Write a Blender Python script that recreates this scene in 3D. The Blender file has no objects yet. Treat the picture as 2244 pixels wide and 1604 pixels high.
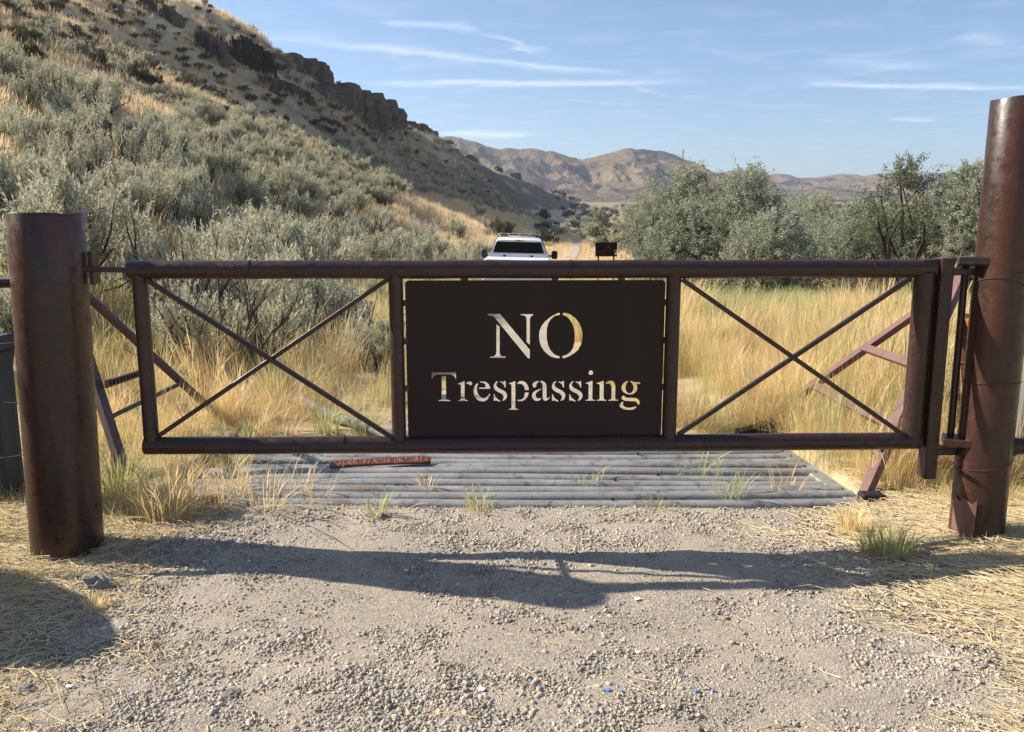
import bpy, math, random
import numpy as np
from mathutils import Vector, Matrix

random.seed(7)
rng = np.random.default_rng(7)
R = math.radians
SC = bpy.context.scene
COL = SC.collection

# ------------------------------------------------------------------ camera
CAM_H, PITCH, F = 1.65, R(9.9), 1900.0          # eye height, downward pitch, focal length in photo pixels (2244 wide)
cam_d = bpy.data.cameras.new('camera')
cam_d.sensor_width = 36.0
cam_d.lens = F / 2244.0 * 36.0
cam_d.clip_start = 0.05
cam_d.clip_end = 30000.0
cam = bpy.data.objects.new('camera', cam_d)
COL.objects.link(cam)
cam.location = (0, 0, CAM_H)
cam.rotation_euler = (R(90) - PITCH, 0, 0)
SC.camera = cam

# ------------------------------------------------------------------ light
SUN_DIR = Vector((-2.48, 0.60, 1.66)).normalized()     # towards the sun: left, slightly beyond the gate, 33 degrees up
sun_el = math.asin(SUN_DIR.z)
sun_az = math.atan2(SUN_DIR.x, SUN_DIR.y)
sd = bpy.data.lights.new('sun', 'SUN')
sd.energy = 5.0
sd.angle = R(0.55)
sd.color = (1.0, 0.91, 0.78)
sun = bpy.data.objects.new('sun', sd)
COL.objects.link(sun)
sun.location = (-20, 5, 20)
sun.rotation_euler = (-SUN_DIR).to_track_quat('-Z', 'Y').to_euler()

world = bpy.data.worlds.new('World')
SC.world = world
world.use_nodes = True
SC.view_settings.view_transform = 'Standard'
SC.view_settings.look = 'None'
SC.view_settings.gamma = 1.0
SC.view_settings.exposure = 0.92
SC.view_settings.use_curve_mapping = False
SC.cycles.max_bounces = 6
SC.cycles.diffuse_bounces = 3
SC.cycles.transparent_max_bounces = 6
SC.cycles.volume_bounces = 0
SC.cycles.use_denoising = True
SC.cycles.use_adaptive_sampling = True

SP, CP = math.sin(PITCH), math.cos(PITCH)
def ray(px, py):
    """photo pixel -> world direction"""
    a, b = (px - 1122.0) / F, (802.0 - py) / F
    return np.array([a, CP + b * SP, -SP + b * CP])
def project(p):
    x, y, z = p[0], p[1], p[2] - CAM_H
    d = y * CP - z * SP
    return 1122 + F * x / d, 802 - F * (y * SP + z * CP) / d, d
def on_y(px, py, Y):
    r = ray(px, py); t = Y / r[1]
    return Vector((r[0] * t, Y, CAM_H + r[2] * t))
def on_z(px, py, Z=0.0):
    r = ray(px, py); t = (Z - CAM_H) / r[2]
    return Vector((r[0] * t, r[1] * t, Z))

# ---- sky: Nishita + thin cirrus streaks on a cloud layer far above
nt = world.node_tree
nt.nodes.clear()
def N(tree, typ, **kw):
    n = tree.nodes.new(typ)
    for k, v in kw.items():
        setattr(n, k, v)
    return n
def math_node(tree, op, a, b=None, clamp=False):
    n = tree.nodes.new('ShaderNodeMath'); n.operation = op; n.use_clamp = clamp
    for i, s in enumerate((a, b)):
        if s is None: continue
        if isinstance(s, (int, float)): n.inputs[i].default_value = s
        else: tree.links.new(s, n.inputs[i])
    return n.outputs[0]
wout = N(nt, 'ShaderNodeOutputWorld')
bg = N(nt, 'ShaderNodeBackground')
bg.inputs['Strength'].default_value = 0.086
world.cycles.sampling_method = 'MANUAL'; world.cycles.sample_map_resolution = 256
sky = N(nt, 'ShaderNodeTexSky')
sky.sky_type = 'NISHITA'
sky.sun_disc = False
sky.sun_elevation = sun_el
sky.sun_rotation = sun_az
sky.altitude = 1400.0
sky.air_density = 1.0
sky.dust_density = 2.6
sky.ozone_density = 4.2
tc = N(nt, 'ShaderNodeTexCoord')
sep = N(nt, 'ShaderNodeSeparateXYZ')
nt.links.new(tc.outputs['Generated'], sep.inputs[0])
zc = math_node(nt, 'MAXIMUM', sep.outputs[2], 0.02)
cx_ = math_node(nt, 'DIVIDE', sep.outputs[0], zc)
cy_ = math_node(nt, 'DIVIDE', sep.outputs[1], zc)
comb = N(nt, 'ShaderNodeCombineXYZ')
nt.links.new(cx_, comb.inputs[0]); nt.links.new(cy_, comb.inputs[1])
wn = N(nt, 'ShaderNodeTexNoise'); wn.inputs['Scale'].default_value = 2.2; wn.inputs['Detail'].default_value = 5
nt.links.new(comb.outputs[0], wn.inputs['Vector'])
wn2 = N(nt, 'ShaderNodeTexNoise'); wn2.inputs['Scale'].default_value = 11.0; wn2.inputs['Detail'].default_value = 4
nt.links.new(comb.outputs[0], wn2.inputs['Vector'])
vm = N(nt, 'ShaderNodeVectorMath', operation='MULTIPLY_ADD')
nt.links.new(wn.outputs['Color'], vm.inputs[0]); vm.inputs[1].default_value = (0.5, 0.5, 0); nt.links.new(comb.outputs[0], vm.inputs[2])
def cloud_pt(px, py):
    r = ray(px, py)
    return (r[0] / r[2] + .25, r[1] / r[2] + .25)
def streak(a, b, width, dens):
    """one vapour streak: soft band round a segment on the cloud layer"""
    (ax, ay), (bx, by) = cloud_pt(*a), cloud_pt(*b)
    L = math.hypot(bx - ax, by - ay); ux, uy = (bx - ax) / L, (by - ay) / L
    s = N(nt, 'ShaderNodeSeparateXYZ'); nt.links.new(vm.outputs[0], s.inputs[0])
    dx = math_node(nt, 'SUBTRACT', s.outputs[0], ax); dy = math_node(nt, 'SUBTRACT', s.outputs[1], ay)
    al = math_node(nt, 'ADD', math_node(nt, 'MULTIPLY', dx, ux), math_node(nt, 'MULTIPLY', dy, uy))
    ac = math_node(nt, 'ADD', math_node(nt, 'MULTIPLY', dx, -uy), math_node(nt, 'MULTIPLY', dy, ux))
    mid = math_node(nt, 'ABSOLUTE', math_node(nt, 'SUBTRACT', al, L / 2))
    end = math_node(nt, 'DIVIDE', math_node(nt, 'SUBTRACT', L / 2, mid), L * .25, clamp=True)
    w = math_node(nt, 'SUBTRACT', 1.0, math_node(nt, 'DIVIDE', math_node(nt, 'ABSOLUTE', ac), width), clamp=True)
    w = math_node(nt, 'POWER', w, 1.6)
    t = math_node(nt, 'MULTIPLY', math_node(nt, 'MULTIPLY', w, end), dens)
    return math_node(nt, 'MULTIPLY', t, math_node(nt, 'ADD', math_node(nt, 'MULTIPLY', wn2.outputs['Fac'], 1.3), 0.25))
acc = None
for a, b, w, d in [((560, 78), (1400, 168), .13, .40), ((800, 183), (1540, 180), .20, .50), ((820, 52), (1060, 68), .10, .30),
                   ((1040, 66), (1190, 118), .05, .35), ((960, 288), (1160, 300), .55, .55), ((1700, 182), (2300, 194), .16, .5),
                   ((1760, 128), (2080, 150), .28, .22), ((1930, 260), (2070, 264), .16, .34), ((2080, 80), (2220, 100), .16, .22),
                   ((1180, 220), (1420, 230), .10, .16), ((1300, 160), (1460, 216), .06, .2)]:
    s_ = streak(a, b, w * 1.5, d * .68)
    acc = s_ if acc is None else math_node(nt, 'MAXIMUM', acc, s_)
veil = math_node(nt, 'MULTIPLY', math_node(nt, 'SUBTRACT', wn.outputs['Fac'], 0.50, clamp=True), 0.35)
acc = math_node(nt, 'ADD', math_node(nt, 'ADD', acc, veil), 0.04, clamp=True)
mixs = N(nt, 'ShaderNodeMix', data_type='RGBA')
nt.links.new(acc, mixs.inputs['Factor'])
nt.links.new(sky.outputs[0], mixs.inputs[6])
mixs.inputs[7].default_value = (9.0, 9.3, 9.8, 1)
nt.links.new(mixs.outputs[2], bg.inputs['Color'])
nt.links.new(bg.outputs[0], wout.inputs['Surface'])

# ------------------------------------------------------------------ helpers
def smooth(a, b, x):
    t = np.clip((np.asarray(x, float) - a) / (b - a), 0, 1)
    return t * t * (3 - 2 * t)
def _h(ix, iy, s):
    n = (ix.astype(np.int64) * 374761393 + iy.astype(np.int64) * 668265263 + s * 974711) & 0x7fffffff
    n = ((n ^ (n >> 13)) * 1274126177) & 0x7fffffff
    return ((n ^ (n >> 16)) & 0xffff) / 65535.0
def vnoise(x, y, s=0):
    x = np.asarray(x, float); y = np.asarray(y, float)
    ix, iy = np.floor(x), np.floor(y); fx, fy = x - ix, y - iy
    fx = fx * fx * (3 - 2 * fx); fy = fy * fy * (3 - 2 * fy)
    a, b = _h(ix, iy, s), _h(ix + 1, iy, s); c, d = _h(ix, iy + 1, s), _h(ix + 1, iy + 1, s)
    return (a + (b - a) * fx) * (1 - fy) + (c + (d - c) * fx) * fy - .5
def fbm(x, y, o=4, s=0):
    r, a = 0, 1.0
    for i in range(o):
        r = r + a * vnoise(x, y, s + i * 17); x = x * 2.03 + 5.2; y = y * 2.03 + 1.7; a *= .5
    return r

class MB:
    """collects shapes into one mesh"""
    def __init__(s): s.v, s.f, s.flat = [], [], []
    def add(s, vs, fs):
        o = len(s.v); s.v += [tuple(p) for p in vs]; s.f += [tuple(i + o for i in f) for f in fs]; return s
    def box(s, c, d, M=None, bev=0.0):
        x, y, z = d[0] / 2, d[1] / 2, d[2] / 2
        if bev:
            b = bev; pts = []
            bm_v = []
            for sz in (-1, 1):
                for sx, sy in ((-1, -1), (1, -1), (1, 1), (-1, 1)):
                    bm_v.append((sx * (x - b), sy * (y - b), sz * z))
            mid = []
            for zz in (-(z - b), z - b):
                for px_, py_ in ((-x + b, -y), (x - b, -y), (x, -y + b), (x, y - b), (x - b, y), (-x + b, y), (-x, y - b), (-x, -y + b)):
                    mid.append((px_, py_, zz))
            vs = bm_v + mid
            f = [(3, 2, 1, 0), (4, 5, 6, 7)]
            lo, hi = 8, 16
            for i in range(8):
                j = (i + 1) % 8
                f.append((lo + i, lo + j, hi + j, hi + i))
            for k in range(4):
                # sides of the top and bottom bevels
                a, c2 = lo + 2 * k, lo + 2 * k + 1
                f.append((k, (k + 1) % 4, c2, a)); f.append((k, a, lo + (2 * k - 1) % 8))
                a, c2 = hi + 2 * k, hi + 2 * k + 1
                f.append((4 + k, a, c2, 4 + (k + 1) % 4)); f.append((4 + k, hi + (2 * k - 1) % 8, a))
        else:
            vs = [(-x, -y, -z), (x, -y, -z), (x, y, -z), (-x, y, -z), (-x, -y, z), (x, -y, z), (x, y, z), (-x, y, z)]
            f = [(3, 2, 1, 0), (4, 5, 6, 7), (0, 1, 5, 4), (1, 2, 6, 5), (2, 3, 7, 6), (3, 0, 4, 7)]
        if M is None: vs = [(p[0] + c[0], p[1] + c[1], p[2] + c[2]) for p in vs]
        else: vs = [tuple(M @ Vector(p) + Vector(c)) for p in vs]
        return s.add(vs, f)
    def bar(s, a, b, w, h, up=(0, 0, 1), bev=0.0):
        """rectangular bar from a to b, w across, h along up"""
        a, b = Vector(a), Vector(b); d = (b - a); L = d.length; d.normalize()
        sd_ = d.cross(Vector(up)).normalized(); u = sd_.cross(d).normalized()
        M = Matrix((sd_, d, u)).transposed()
        return s.box((a + b) / 2, (w, L, h), M, bev)
    def tube(s, pts, rad, n=10, cap=True):
        pts = [Vector(p) for p in pts]; rs = rad if isinstance(rad, (list, tuple)) else [rad] * len(pts)
        vs, fs = [], []; prev = None
        for i, p in enumerate(pts):
            d = (pts[min(i + 1, len(pts) - 1)] - pts[max(i - 1, 0)]).normalized()
            if prev is None:
                a = Vector((0, 0, 1)) if abs(d.z) < .9 else Vector((1, 0, 0))
                u = d.cross(a).normalized()
            else:
                u = (prev - d * prev.dot(d)); u = u.normalized() if u.length > 1e-6 else prev
            prev = u; w = d.cross(u)
            for k in range(n):
                t = 2 * math.pi * k / n
                vs.append(p + (u * math.cos(t) + w * math.sin(t)) * rs[i])
        for i in range(len(pts) - 1):
            for k in range(n):
                k2 = (k + 1) % n
                fs.append((i * n + k, i * n + k2, (i + 1) * n + k2, (i + 1) * n + k))
        if cap:
            fs.append(tuple(range(n))[::-1]); fs.append(tuple(range((len(pts) - 1) * n, len(pts) * n)))
        return s.add(vs, fs)
    def lathe(s, prof, n=24, c=(0, 0, 0)):
        """profile of (r, z) turned round the vertical"""
        vs, fs = [], []
        for r, z in prof:
            for k in range(n):
                t = 2 * math.pi * k / n; vs.append((c[0] + r * math.cos(t), c[1] + r * math.sin(t), c[2] + z))
        for i in range(len(prof) - 1):
            for k in range(n):
                k2 = (k + 1) % n
                fs.append((i * n + k, i * n + k2, (i + 1) * n + k2, (i + 1) * n + k))
        return s.add(vs, fs)
    def prism(s, poly, z0, z1, M=None):
        n = len(poly)
        vs = [(x, y, z0) for x, y in poly] + [(x, y, z1) for x, y in poly]
        fs = [tuple(range(n))[::-1], tuple(range(n, 2 * n))] + [(i, (i + 1) % n, n + (i + 1) % n, n + i) for i in range(n)]
        if M is not None: vs = [tuple(M @ Vector(p)) for p in vs]
        return s.add(vs, fs)
    def mesh(s, name, off=(0, 0, 0), sm=35):
        m = bpy.data.meshes.new(name)
        m.from_pydata([(p[0] - off[0], p[1] - off[1], p[2] - off[2]) for p in s.v], [], s.f)
        if sm:
            m.polygons.foreach_set('use_smooth', [True] * len(m.polygons)); m.set_sharp_from_angle(angle=R(sm))
        m.update(); return m

def link(name, mesh, mat=None, parent=None, loc=None):
    o = bpy.data.objects.new(name, mesh); COL.objects.link(o)
    if mat is not None and mesh is not None and len(mesh.materials) == 0: mesh.materials.append(mat)
    if parent is not None: o.parent = parent
    if loc is not None: o.location = loc
    return o
def thing(name, label, cat, loc=(0, 0, 0), group=None):
    o = bpy.data.objects.new(name, None); COL.objects.link(o); o.location = loc
    o.empty_display_size = .2
    return tag(o, label, cat, group)
def tag(o, label=None, cat=None, group=None, kind=None):
    if label: o['label'] = label
    if cat: o['category'] = cat
    if group: o['group'] = group
    if kind: o['kind'] = kind
    return o
def part(name, mb, mat, root, sm=35, label=None, off=None):
    """mesh given in world coordinates, made local to its (unrotated) root"""
    o = off
    if o is None:
        o = Vector(root.location)
        if root.parent is not None: o = o + Vector(root.parent.location)
    p = link(name, mb.mesh(name, o, sm), mat, root)
    if label: p['label'] = label
    return p
def np_mesh(name, verts, quads=None, tris=None, smooth_=False, attrs=None):
    m = bpy.data.meshes.new(name)
    verts = np.asarray(verts, np.float32)
    nq = 0 if quads is None else len(quads); nt_ = 0 if tris is None else len(tris)
    m.vertices.add(len(verts)); m.vertices.foreach_set('co', verts.ravel())
    loops = []
    if nq: loops.append(np.asarray(quads, np.int32).ravel())
    if nt_: loops.append(np.asarray(tris, np.int32).ravel())
    lp = np.concatenate(loops); m.loops.add(len(lp)); m.loops.foreach_set('vertex_index', lp)
    m.polygons.add(nq + nt_)
    st = np.concatenate([np.arange(nq) * 4, nq * 4 + np.arange(nt_) * 3]).astype(np.int32)
    m.polygons.foreach_set('loop_start', st)
    m.update(calc_edges=True); m.validate()
    if smooth_: m.polygons.foreach_set('use_smooth', [True] * len(m.polygons))
    for k, a in (attrs or {}).items():
        at = m.attributes.new(k, 'FLOAT', 'POINT'); at.data.foreach_set('value', np.asarray(a, np.float32))
    return m

# ------------------------------------------------------------------ materials
class Mat:
    """small builder for procedural node materials"""
    def __init__(s, name, rough=.7, spec=.3, metal=0.0):
        s.m = bpy.data.materials.new(name); s.m.use_nodes = True; s.t = s.m.node_tree
        s.b = s.t.nodes['Principled BSDF']
        s.b.inputs['Roughness'].default_value = rough
        s.b.inputs['Specular IOR Level'].default_value = spec
        s.b.inputs['Metallic'].default_value = metal
        s.co = s.t.nodes.new('ShaderNodeTexCoord').outputs['Object']
    def pos(s):
        return s.t.nodes.new('ShaderNodeNewGeometry').outputs['Position']
    def noise(s, scale, detail=4, rough=.55, stretch=None, vec=None, dist=0):
        n = s.t.nodes.new('ShaderNodeTexNoise'); n.inputs['Scale'].default_value = scale
        n.inputs['Detail'].default_value = detail; n.inputs['Roughness'].default_value = rough; n.inputs['Distortion'].default_value = dist
        v = vec if vec is not None else s.co
        if stretch:
            mp = s.t.nodes.new('ShaderNodeMapping'); mp.inputs['Scale'].default_value = stretch; s.t.links.new(v, mp.inputs[0]); v = mp.outputs[0]
        s.t.links.new(v, n.inputs['Vector']); return n.outputs['Fac']
    def voronoi(s, scale, vec=None, feature='F1', out='Distance', rand=1.0):
        n = s.t.nodes.new('ShaderNodeTexVoronoi'); n.feature = feature; n.inputs['Scale'].default_value = scale; n.inputs['Randomness'].default_value = rand
        s.t.links.new(vec if vec is not None else s.co, n.inputs['Vector']); return n.outputs[out]
    def ramp(s, fac, stops):
        n = s.t.nodes.new('ShaderNodeValToRGB'); e = n.color_ramp.elements
        while len(e) < len(stops): e.new(.5)
        for el, (p, c) in zip(e, stops):
            el.position = p; el.color = (c, c, c, 1) if isinstance(c, (int, float)) else (*c, 1)
        s.t.links.new(fac, n.inputs[0]); return n.outputs[0]
    def mix(s, fac, a, b, mode='MIX'):
        n = s.t.nodes.new('ShaderNodeMix'); n.data_type = 'RGBA'; n.blend_type = mode
        for i, x in ((0, fac), (6, a), (7, b)):
            if isinstance(x, (int, float)): n.inputs[i].default_value = x if i == 0 else (x, x, x, 1)
            elif isinstance(x, tuple): n.inputs[i].default_value = (*x, 1)
            else: s.t.links.new(x, n.inputs[i])
        return n.outputs[2]
    def mth(s, op, a, b=None, clamp=False): return math_node(s.t, op, a, b, clamp)
    def attr(s, name, out='Fac'):
        n = s.t.nodes.new('ShaderNodeAttribute'); n.attribute_name = name; return n.outputs[out]
    def rand(s): return s.t.nodes.new('ShaderNodeObjectInfo').outputs['Random']
    def color(s, c):
        if isinstance(c, tuple): s.b.inputs['Base Color'].default_value = (*c, 1)
        else: s.t.links.new(c, s.b.inputs['Base Color'])
        return s
    def roughness(s, c): s.t.links.new(c, s.b.inputs['Roughness']); return s
    def bump(s, h, dist=.01, strength=1.0):
        n = s.t.nodes.new('ShaderNodeBump'); n.inputs['Distance'].default_value = dist; n.inputs['Strength'].default_value = strength
        s.t.links.new(h, n.inputs['Height']); s.t.links.new(n.outputs[0], s.b.inputs['Normal']); return s
    def translucent(s, col, fac):
        tr = s.t.nodes.new('ShaderNodeBsdfTranslucent'); mx = s.t.nodes.new('ShaderNodeMixShader')
        if isinstance(col, tuple): tr.inputs[0].default_value = (*col, 1)
        else: s.t.links.new(col, tr.inputs[0])
        mx.inputs[0].default_value = fac
        s.t.links.new(s.b.outputs[0], mx.inputs[1]); s.t.links.new(tr.outputs[0], mx.inputs[2])
        s.t.links.new(mx.outputs[0], s.t.nodes['Material Output'].inputs['Surface']); return s

def steel_paint(name, c1, c2, rust, rough=.42, bumps=True, streak=True):
    k = Mat(name, rough, .45 if rough < .7 else .15)
    st = k.noise(7, 5, .6, (1, 1, .12) if streak else (1, 1, 1))
    fine = k.noise(60, 4)
    base = k.mix(k.ramp(st, [(.40, 0.0), (.58, 1.0)]), c1, c2)
    col = k.mix(k.ramp(k.noise(16, 6, .7), [(.60, 0.0), (.72, 1.0)]), base, rust)
    col = k.mix(.18, col, k.ramp(fine, [(.3, (.012, .007, .006)), (.8, (.12, .065, .05))]), 'MIX')
    k.color(col)
    k.roughness(k.ramp(k.noise(22, 4), [(.3, rough - .12), (.75, rough + .25)]))
    if bumps:
        v = k.voronoi(95); bl = k.ramp(v, [(.0, 1.0), (.22, 0.0)])
        msk = k.ramp(k.noise(5, 3), [(.52, 0.0), (.66, 1.0)])
        h = k.mth('ADD', k.mth('MULTIPLY', bl, msk), k.mth('MULTIPLY', fine, .35))
        k.bump(h, .0018)
    else:
        k.bump(fine, .0008)
    return k.m
M_POST = steel_paint('brown post paint', (.060, .021, .014), (.024, .012, .0092), (.095, .037, .019), .33)
M_GATE = steel_paint('brown gate paint', (.040, .0165, .014), (.027, .013, .011), (.09, .046, .038), .36, streak=False)
k = Mat('brown sign plate', .7, .2); k.color(k.mix(k.ramp(k.noise(3, 4, .6, (1, 1, .25)), [(.35, 0.0), (.7, 1.0)]), (.030, .0205, .0165), (.036, .025, .020))).bump(k.noise(90), .0004); M_SIGN = k.m
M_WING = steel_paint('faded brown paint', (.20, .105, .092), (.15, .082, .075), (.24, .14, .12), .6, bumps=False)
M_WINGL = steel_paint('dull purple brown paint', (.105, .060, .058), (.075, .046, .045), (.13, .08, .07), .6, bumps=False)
M_RUST = steel_paint('rusty pipe', (.10, .042, .028), (.16, .065, .035), (.34, .14, .05), .7)
M_RUSTCAP = steel_paint('orange rust', (.42, .17, .05), (.30, .11, .04), (.5, .22, .07), .8)

k = Mat('galvanised steel', .48, .4, .25)
c = k.ramp(k.noise(3.0, 6, .6), [(.3, (.21, .212, .207)), (.6, (.33, .33, .318)), (.8, (.45, .445, .43))])
c = k.mix(k.ramp(k.noise(2.2, 5, .7, (1, 3, 1)), [(.52, 0.0), (.68, .75)]), c, (.24, .165, .11))
c = k.mix(k.ramp(k.noise(14, 5, .7), [(.54, 0.0), (.66, .8)]), c, (.12, .112, .10))
k.color(c).roughness(k.ramp(k.noise(9), [(.3, .35), (.7, .65)])).bump(k.noise(30), .002)
M_GALV = k.m
k = Mat('grey weathered wood', .85, .2)
c = k.ramp(k.noise(10, 6, .65, (1, 1, .06)), [(.3, (.10, .10, .095)), (.55, (.22, .215, .20)), (.8, (.33, .32, .30))])
k.color(c).bump(k.noise(24, 5, .6, (1, 1, .05)), .006); M_WOOD = k.m
k = Mat('fence wire', .5, .5, .7); k.color((.25, .24, .23)); M_WIRE = k.m
k = Mat('rusty wire', .8, .3, .3); k.color((.10, .06, .045)); M_RWIRE = k.m
k = Mat('pink paint strokes', .8); k.color(k.ramp(k.noise(120), [(.35, (.45, .16, .15)), (.6, (.72, .34, .32))])); M_PINK = k.m
k = Mat('black paint strokes', .7); k.color((.02, .02, .022)); M_BLACKP = k.m
k = Mat('black rubber', .75); k.color(k.ramp(k.noise(12), [(.3, (.010, .010, .011)), (.8, (.03, .028, .027))])).bump(k.noise(40), .004); M_RUBBER = k.m

# ground
k = Mat('dry ground', .95, .12)
P = k.pos()
grav = k.attr('gravel'); tal = k.attr('talus'); hil = k.attr('hill')
n1 = k.noise(.35, 6, .6, vec=P); n2 = k.noise(3.0, 6, .65, vec=P); n3 = k.noise(45, 5, .7, vec=P); n4 = k.noise(.05, 5, .6, vec=P)
straw = k.mix(k.ramp(n2, [(.3, 0.0), (.7, 1.0)]), (.40, .305, .175), (.54, .425, .25))
straw = k.mix(k.ramp(n1, [(.45, 0.0), (.65, .7)]), straw, (.40, .315, .20))
dirt = k.mix(k.ramp(n2, [(.35, 0.0), (.65, 1.0)]), (.40, .34, .255), (.48, .41, .31))
dirt = k.mix(k.ramp(n3, [(.35, .55), (.6, 0.0)]), dirt, (.26, .225, .18))
hillc = k.mix(k.ramp(n4, [(.38, 0.0), (.62, 1.0)]), (.62, .47, .27), (.52, .40, .25))
hillc = k.mix(k.ramp(k.noise(.9, 6, .7, vec=P), [(.50, 0.0), (.66, .6)]), hillc, (.30, .25, .17))
c = k.mix(hil, straw, hillc)
talc = k.mix(k.ramp(k.noise(.5, 6, .7, vec=P), [(.4, 0.0), (.6, 1.0)]), (.15, .125, .10), (.24, .195, .13))
c = k.mix(tal, c, talc)
scr_ = k.mix(k.ramp(k.noise(.06, 7, .7, vec=P), [(.42, 0.0), (.58, 1.0)]), (.36, .275, .145), (.17, .165, .105))
c = k.mix(k.attr('scrub'), c, scr_)
c = k.mix(grav, c, dirt)
k.color(c)
hb = k.mth('ADD', k.mth('MULTIPLY', n3, 1.0), k.mth('MULTIPLY', k.noise(160, 4, .7, vec=P), .6))
k.bump(hb, .012, .8)
M_GROUND = k.m
k = Mat('gravel', .95, .15)
P = k.pos()
n2 = k.noise(2.2, 6, .6, vec=P); n3 = k.noise(70, 5, .7, vec=P)
dirt = k.mix(k.ramp(n2, [(.34, 0.0), (.66, 1.0)]), (.43, .365, .28), (.59, .50, .385))
cell = k.voronoi(120, vec=P, out='Color')
stone = k.ramp(cell, [(.0, (.19, .17, .145)), (.45, (.40, .35, .285)), (1.0, (.64, .56, .46))])
dens = k.ramp(k.noise(1.6, 5, .65, vec=P), [(.36, .30), (.56, .95)])
c = k.mix(dens, dirt, stone)
c = k.mix(k.ramp(n3, [(.3, .45), (.5, 0.0)]), c, (.27, .23, .185))
k.color(c)
vd = k.voronoi(190, vec=P)
hb = k.mth('ADD', k.mth('ADD', k.mth('MULTIPLY', k.mth('SUBTRACT', 1.0, vd), 1.0), n3), k.mth('MULTIPLY', k.noise(330, 3, .7, vec=P), 1.2))
k.bump(hb, .0055, .9)
M_GRAVEL = k.m
k = Mat('pebble', .9, .2)
rd = k.rand()
c = k.ramp(rd, [(.0, (.14, .128, .115)), (.25, (.265, .235, .195)), (.6, (.415, .355, .285)), (.88, (.55, .475, .375)), (1.0, (.70, .63, .54))])
c = k.mix(.3, c, k.ramp(k.noise(3.0, 5), [(.3, (.25, .22, .19)), (.7, (.58, .51, .42))]))
k.color(c); M_PEBBLE = k.m
k = Mat('basalt', .92, .15)
P = k.pos()
c = k.ramp(k.noise(.55, 6, .65, vec=P), [(.3, (.070, .061, .053)), (.55, (.135, .115, .096)), (.78, (.24, .20, .155))])
c = k.mix(k.ramp(k.noise(.22, 5, .6, vec=P), [(.55, 0.0), (.72, .55)]), c, (.26, .20, .11))
k.color(c).bump(k.noise(1.1, 7, .7, vec=P), .7); M_BASALT = k.m
k = Mat('grey rock', .9, .2)
c = k.ramp(k.noise(9, 6, .65), [(.3, (.28, .255, .225)), (.6, (.44, .405, .36)), (.8, (.58, .54, .49))])
k.color(c).bump(k.noise(25, 6, .7), .012); M_ROCK = k.m
# far mountains
k = Mat('far hills', .97, .05)
P = k.pos()
c = k.ramp(k.noise(.0035, 7, .62, vec=P), [(.36, (.17, .125, .085)), (.55, (.25, .185, .12)), (.7, (.31, .235, .15))])
c = k.mix(k.ramp(k.attr('rock'), [(.25, 0.0), (.6, .95)]), c, (.055, .050, .052))
c = k.mix(k.ramp(k.noise(.02, 6, .7, vec=P), [(.48, 0.0), (.62, .7)]), c, (.12, .10, .08))
k.color(c).bump(k.noise(.012, 8, .7, vec=P), 40.0, 1.0); M_FAR = k.m

# plants
def leaf_mat(name, stops, trans, tfac=.3, tint=None, patch=0):
    k = Mat(name, .75, .15)
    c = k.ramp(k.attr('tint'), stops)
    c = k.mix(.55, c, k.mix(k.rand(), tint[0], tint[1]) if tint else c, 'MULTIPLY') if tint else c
    if patch:
        P_ = k.pos(); f_ = k.ramp(k.noise(patch, 5, .65, vec=P_), [(.30, (.62, .60, .58)), (.50, (1.0, 1.0, 1.0)), (.70, (1.12, 1.10, 1.12))])
        c = k.mix(1.0, c, f_, 'MULTIPLY'); trans = k.mix(1.0, f_, trans, 'MULTIPLY')
    k.color(c).translucent(trans, tfac); return k.m
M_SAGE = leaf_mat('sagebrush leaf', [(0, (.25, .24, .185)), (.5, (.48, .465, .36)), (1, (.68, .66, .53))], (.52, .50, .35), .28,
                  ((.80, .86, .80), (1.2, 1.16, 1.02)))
M_SAGED = leaf_mat('dark shrub leaf', [(0, (.055, .060, .040)), (.5, (.10, .10, .065)), (1, (.16, .155, .095))], (.12, .13, .06), .2,
                   ((.9, .95, .9), (1.15, 1.05, .9)))
k = Mat('sagebrush bark', .9, .1); k.color(k.ramp(k.noise(30, 4), [(.3, (.055, .045, .038)), (.7, (.15, .125, .105))])); M_SBARK = k.m
M_GRASS = leaf_mat('dry grass', [(0, (.54, .39, .19)), (.5, (.76, .60, .33)), (1, (.88, .76, .50))], (.85, .67, .36), .45,
                   ((.95, .92, .85), (1.12, 1.08, 1.0)), 1.1)
M_GRASSG = leaf_mat('half green grass', [(0, (.24, .26, .11)), (.5, (.46, .44, .22)), (1, (.64, .59, .34))], (.52, .52, .22), .45,
                    ((.9, .97, .85), (1.1, 1.05, .95)))
M_HGRASS = leaf_mat('hillside grass', [(0, (.56, .43, .25)), (.5, (.74, .59, .37)), (1, (.84, .71, .48))], (.78, .62, .38), .42,
                    ((.85, .82, .78), (1.12, 1.05, .98)))
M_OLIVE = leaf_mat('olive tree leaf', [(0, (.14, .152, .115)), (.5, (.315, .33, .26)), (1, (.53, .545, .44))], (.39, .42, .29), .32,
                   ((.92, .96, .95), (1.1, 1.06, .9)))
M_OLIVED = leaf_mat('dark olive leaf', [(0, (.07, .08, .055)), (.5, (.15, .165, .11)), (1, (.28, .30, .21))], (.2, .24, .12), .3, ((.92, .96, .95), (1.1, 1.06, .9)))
k = Mat('tree bark', .92, .1); k.color(k.ramp(k.noise(12, 5, .6, (1, 1, .2)), [(.3, (.030, .026, .023)), (.7, (.085, .07, .06))])).bump(k.noise(30), .01); M_BARK = k.m
k = Mat('straw', .7, .25); k.color(k.ramp(k.attr('tint'), [(0, (.40, .29, .13)), (.5, (.58, .46, .24)), (1, (.72, .63, .42))])); M_STRAW = k.m

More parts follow.
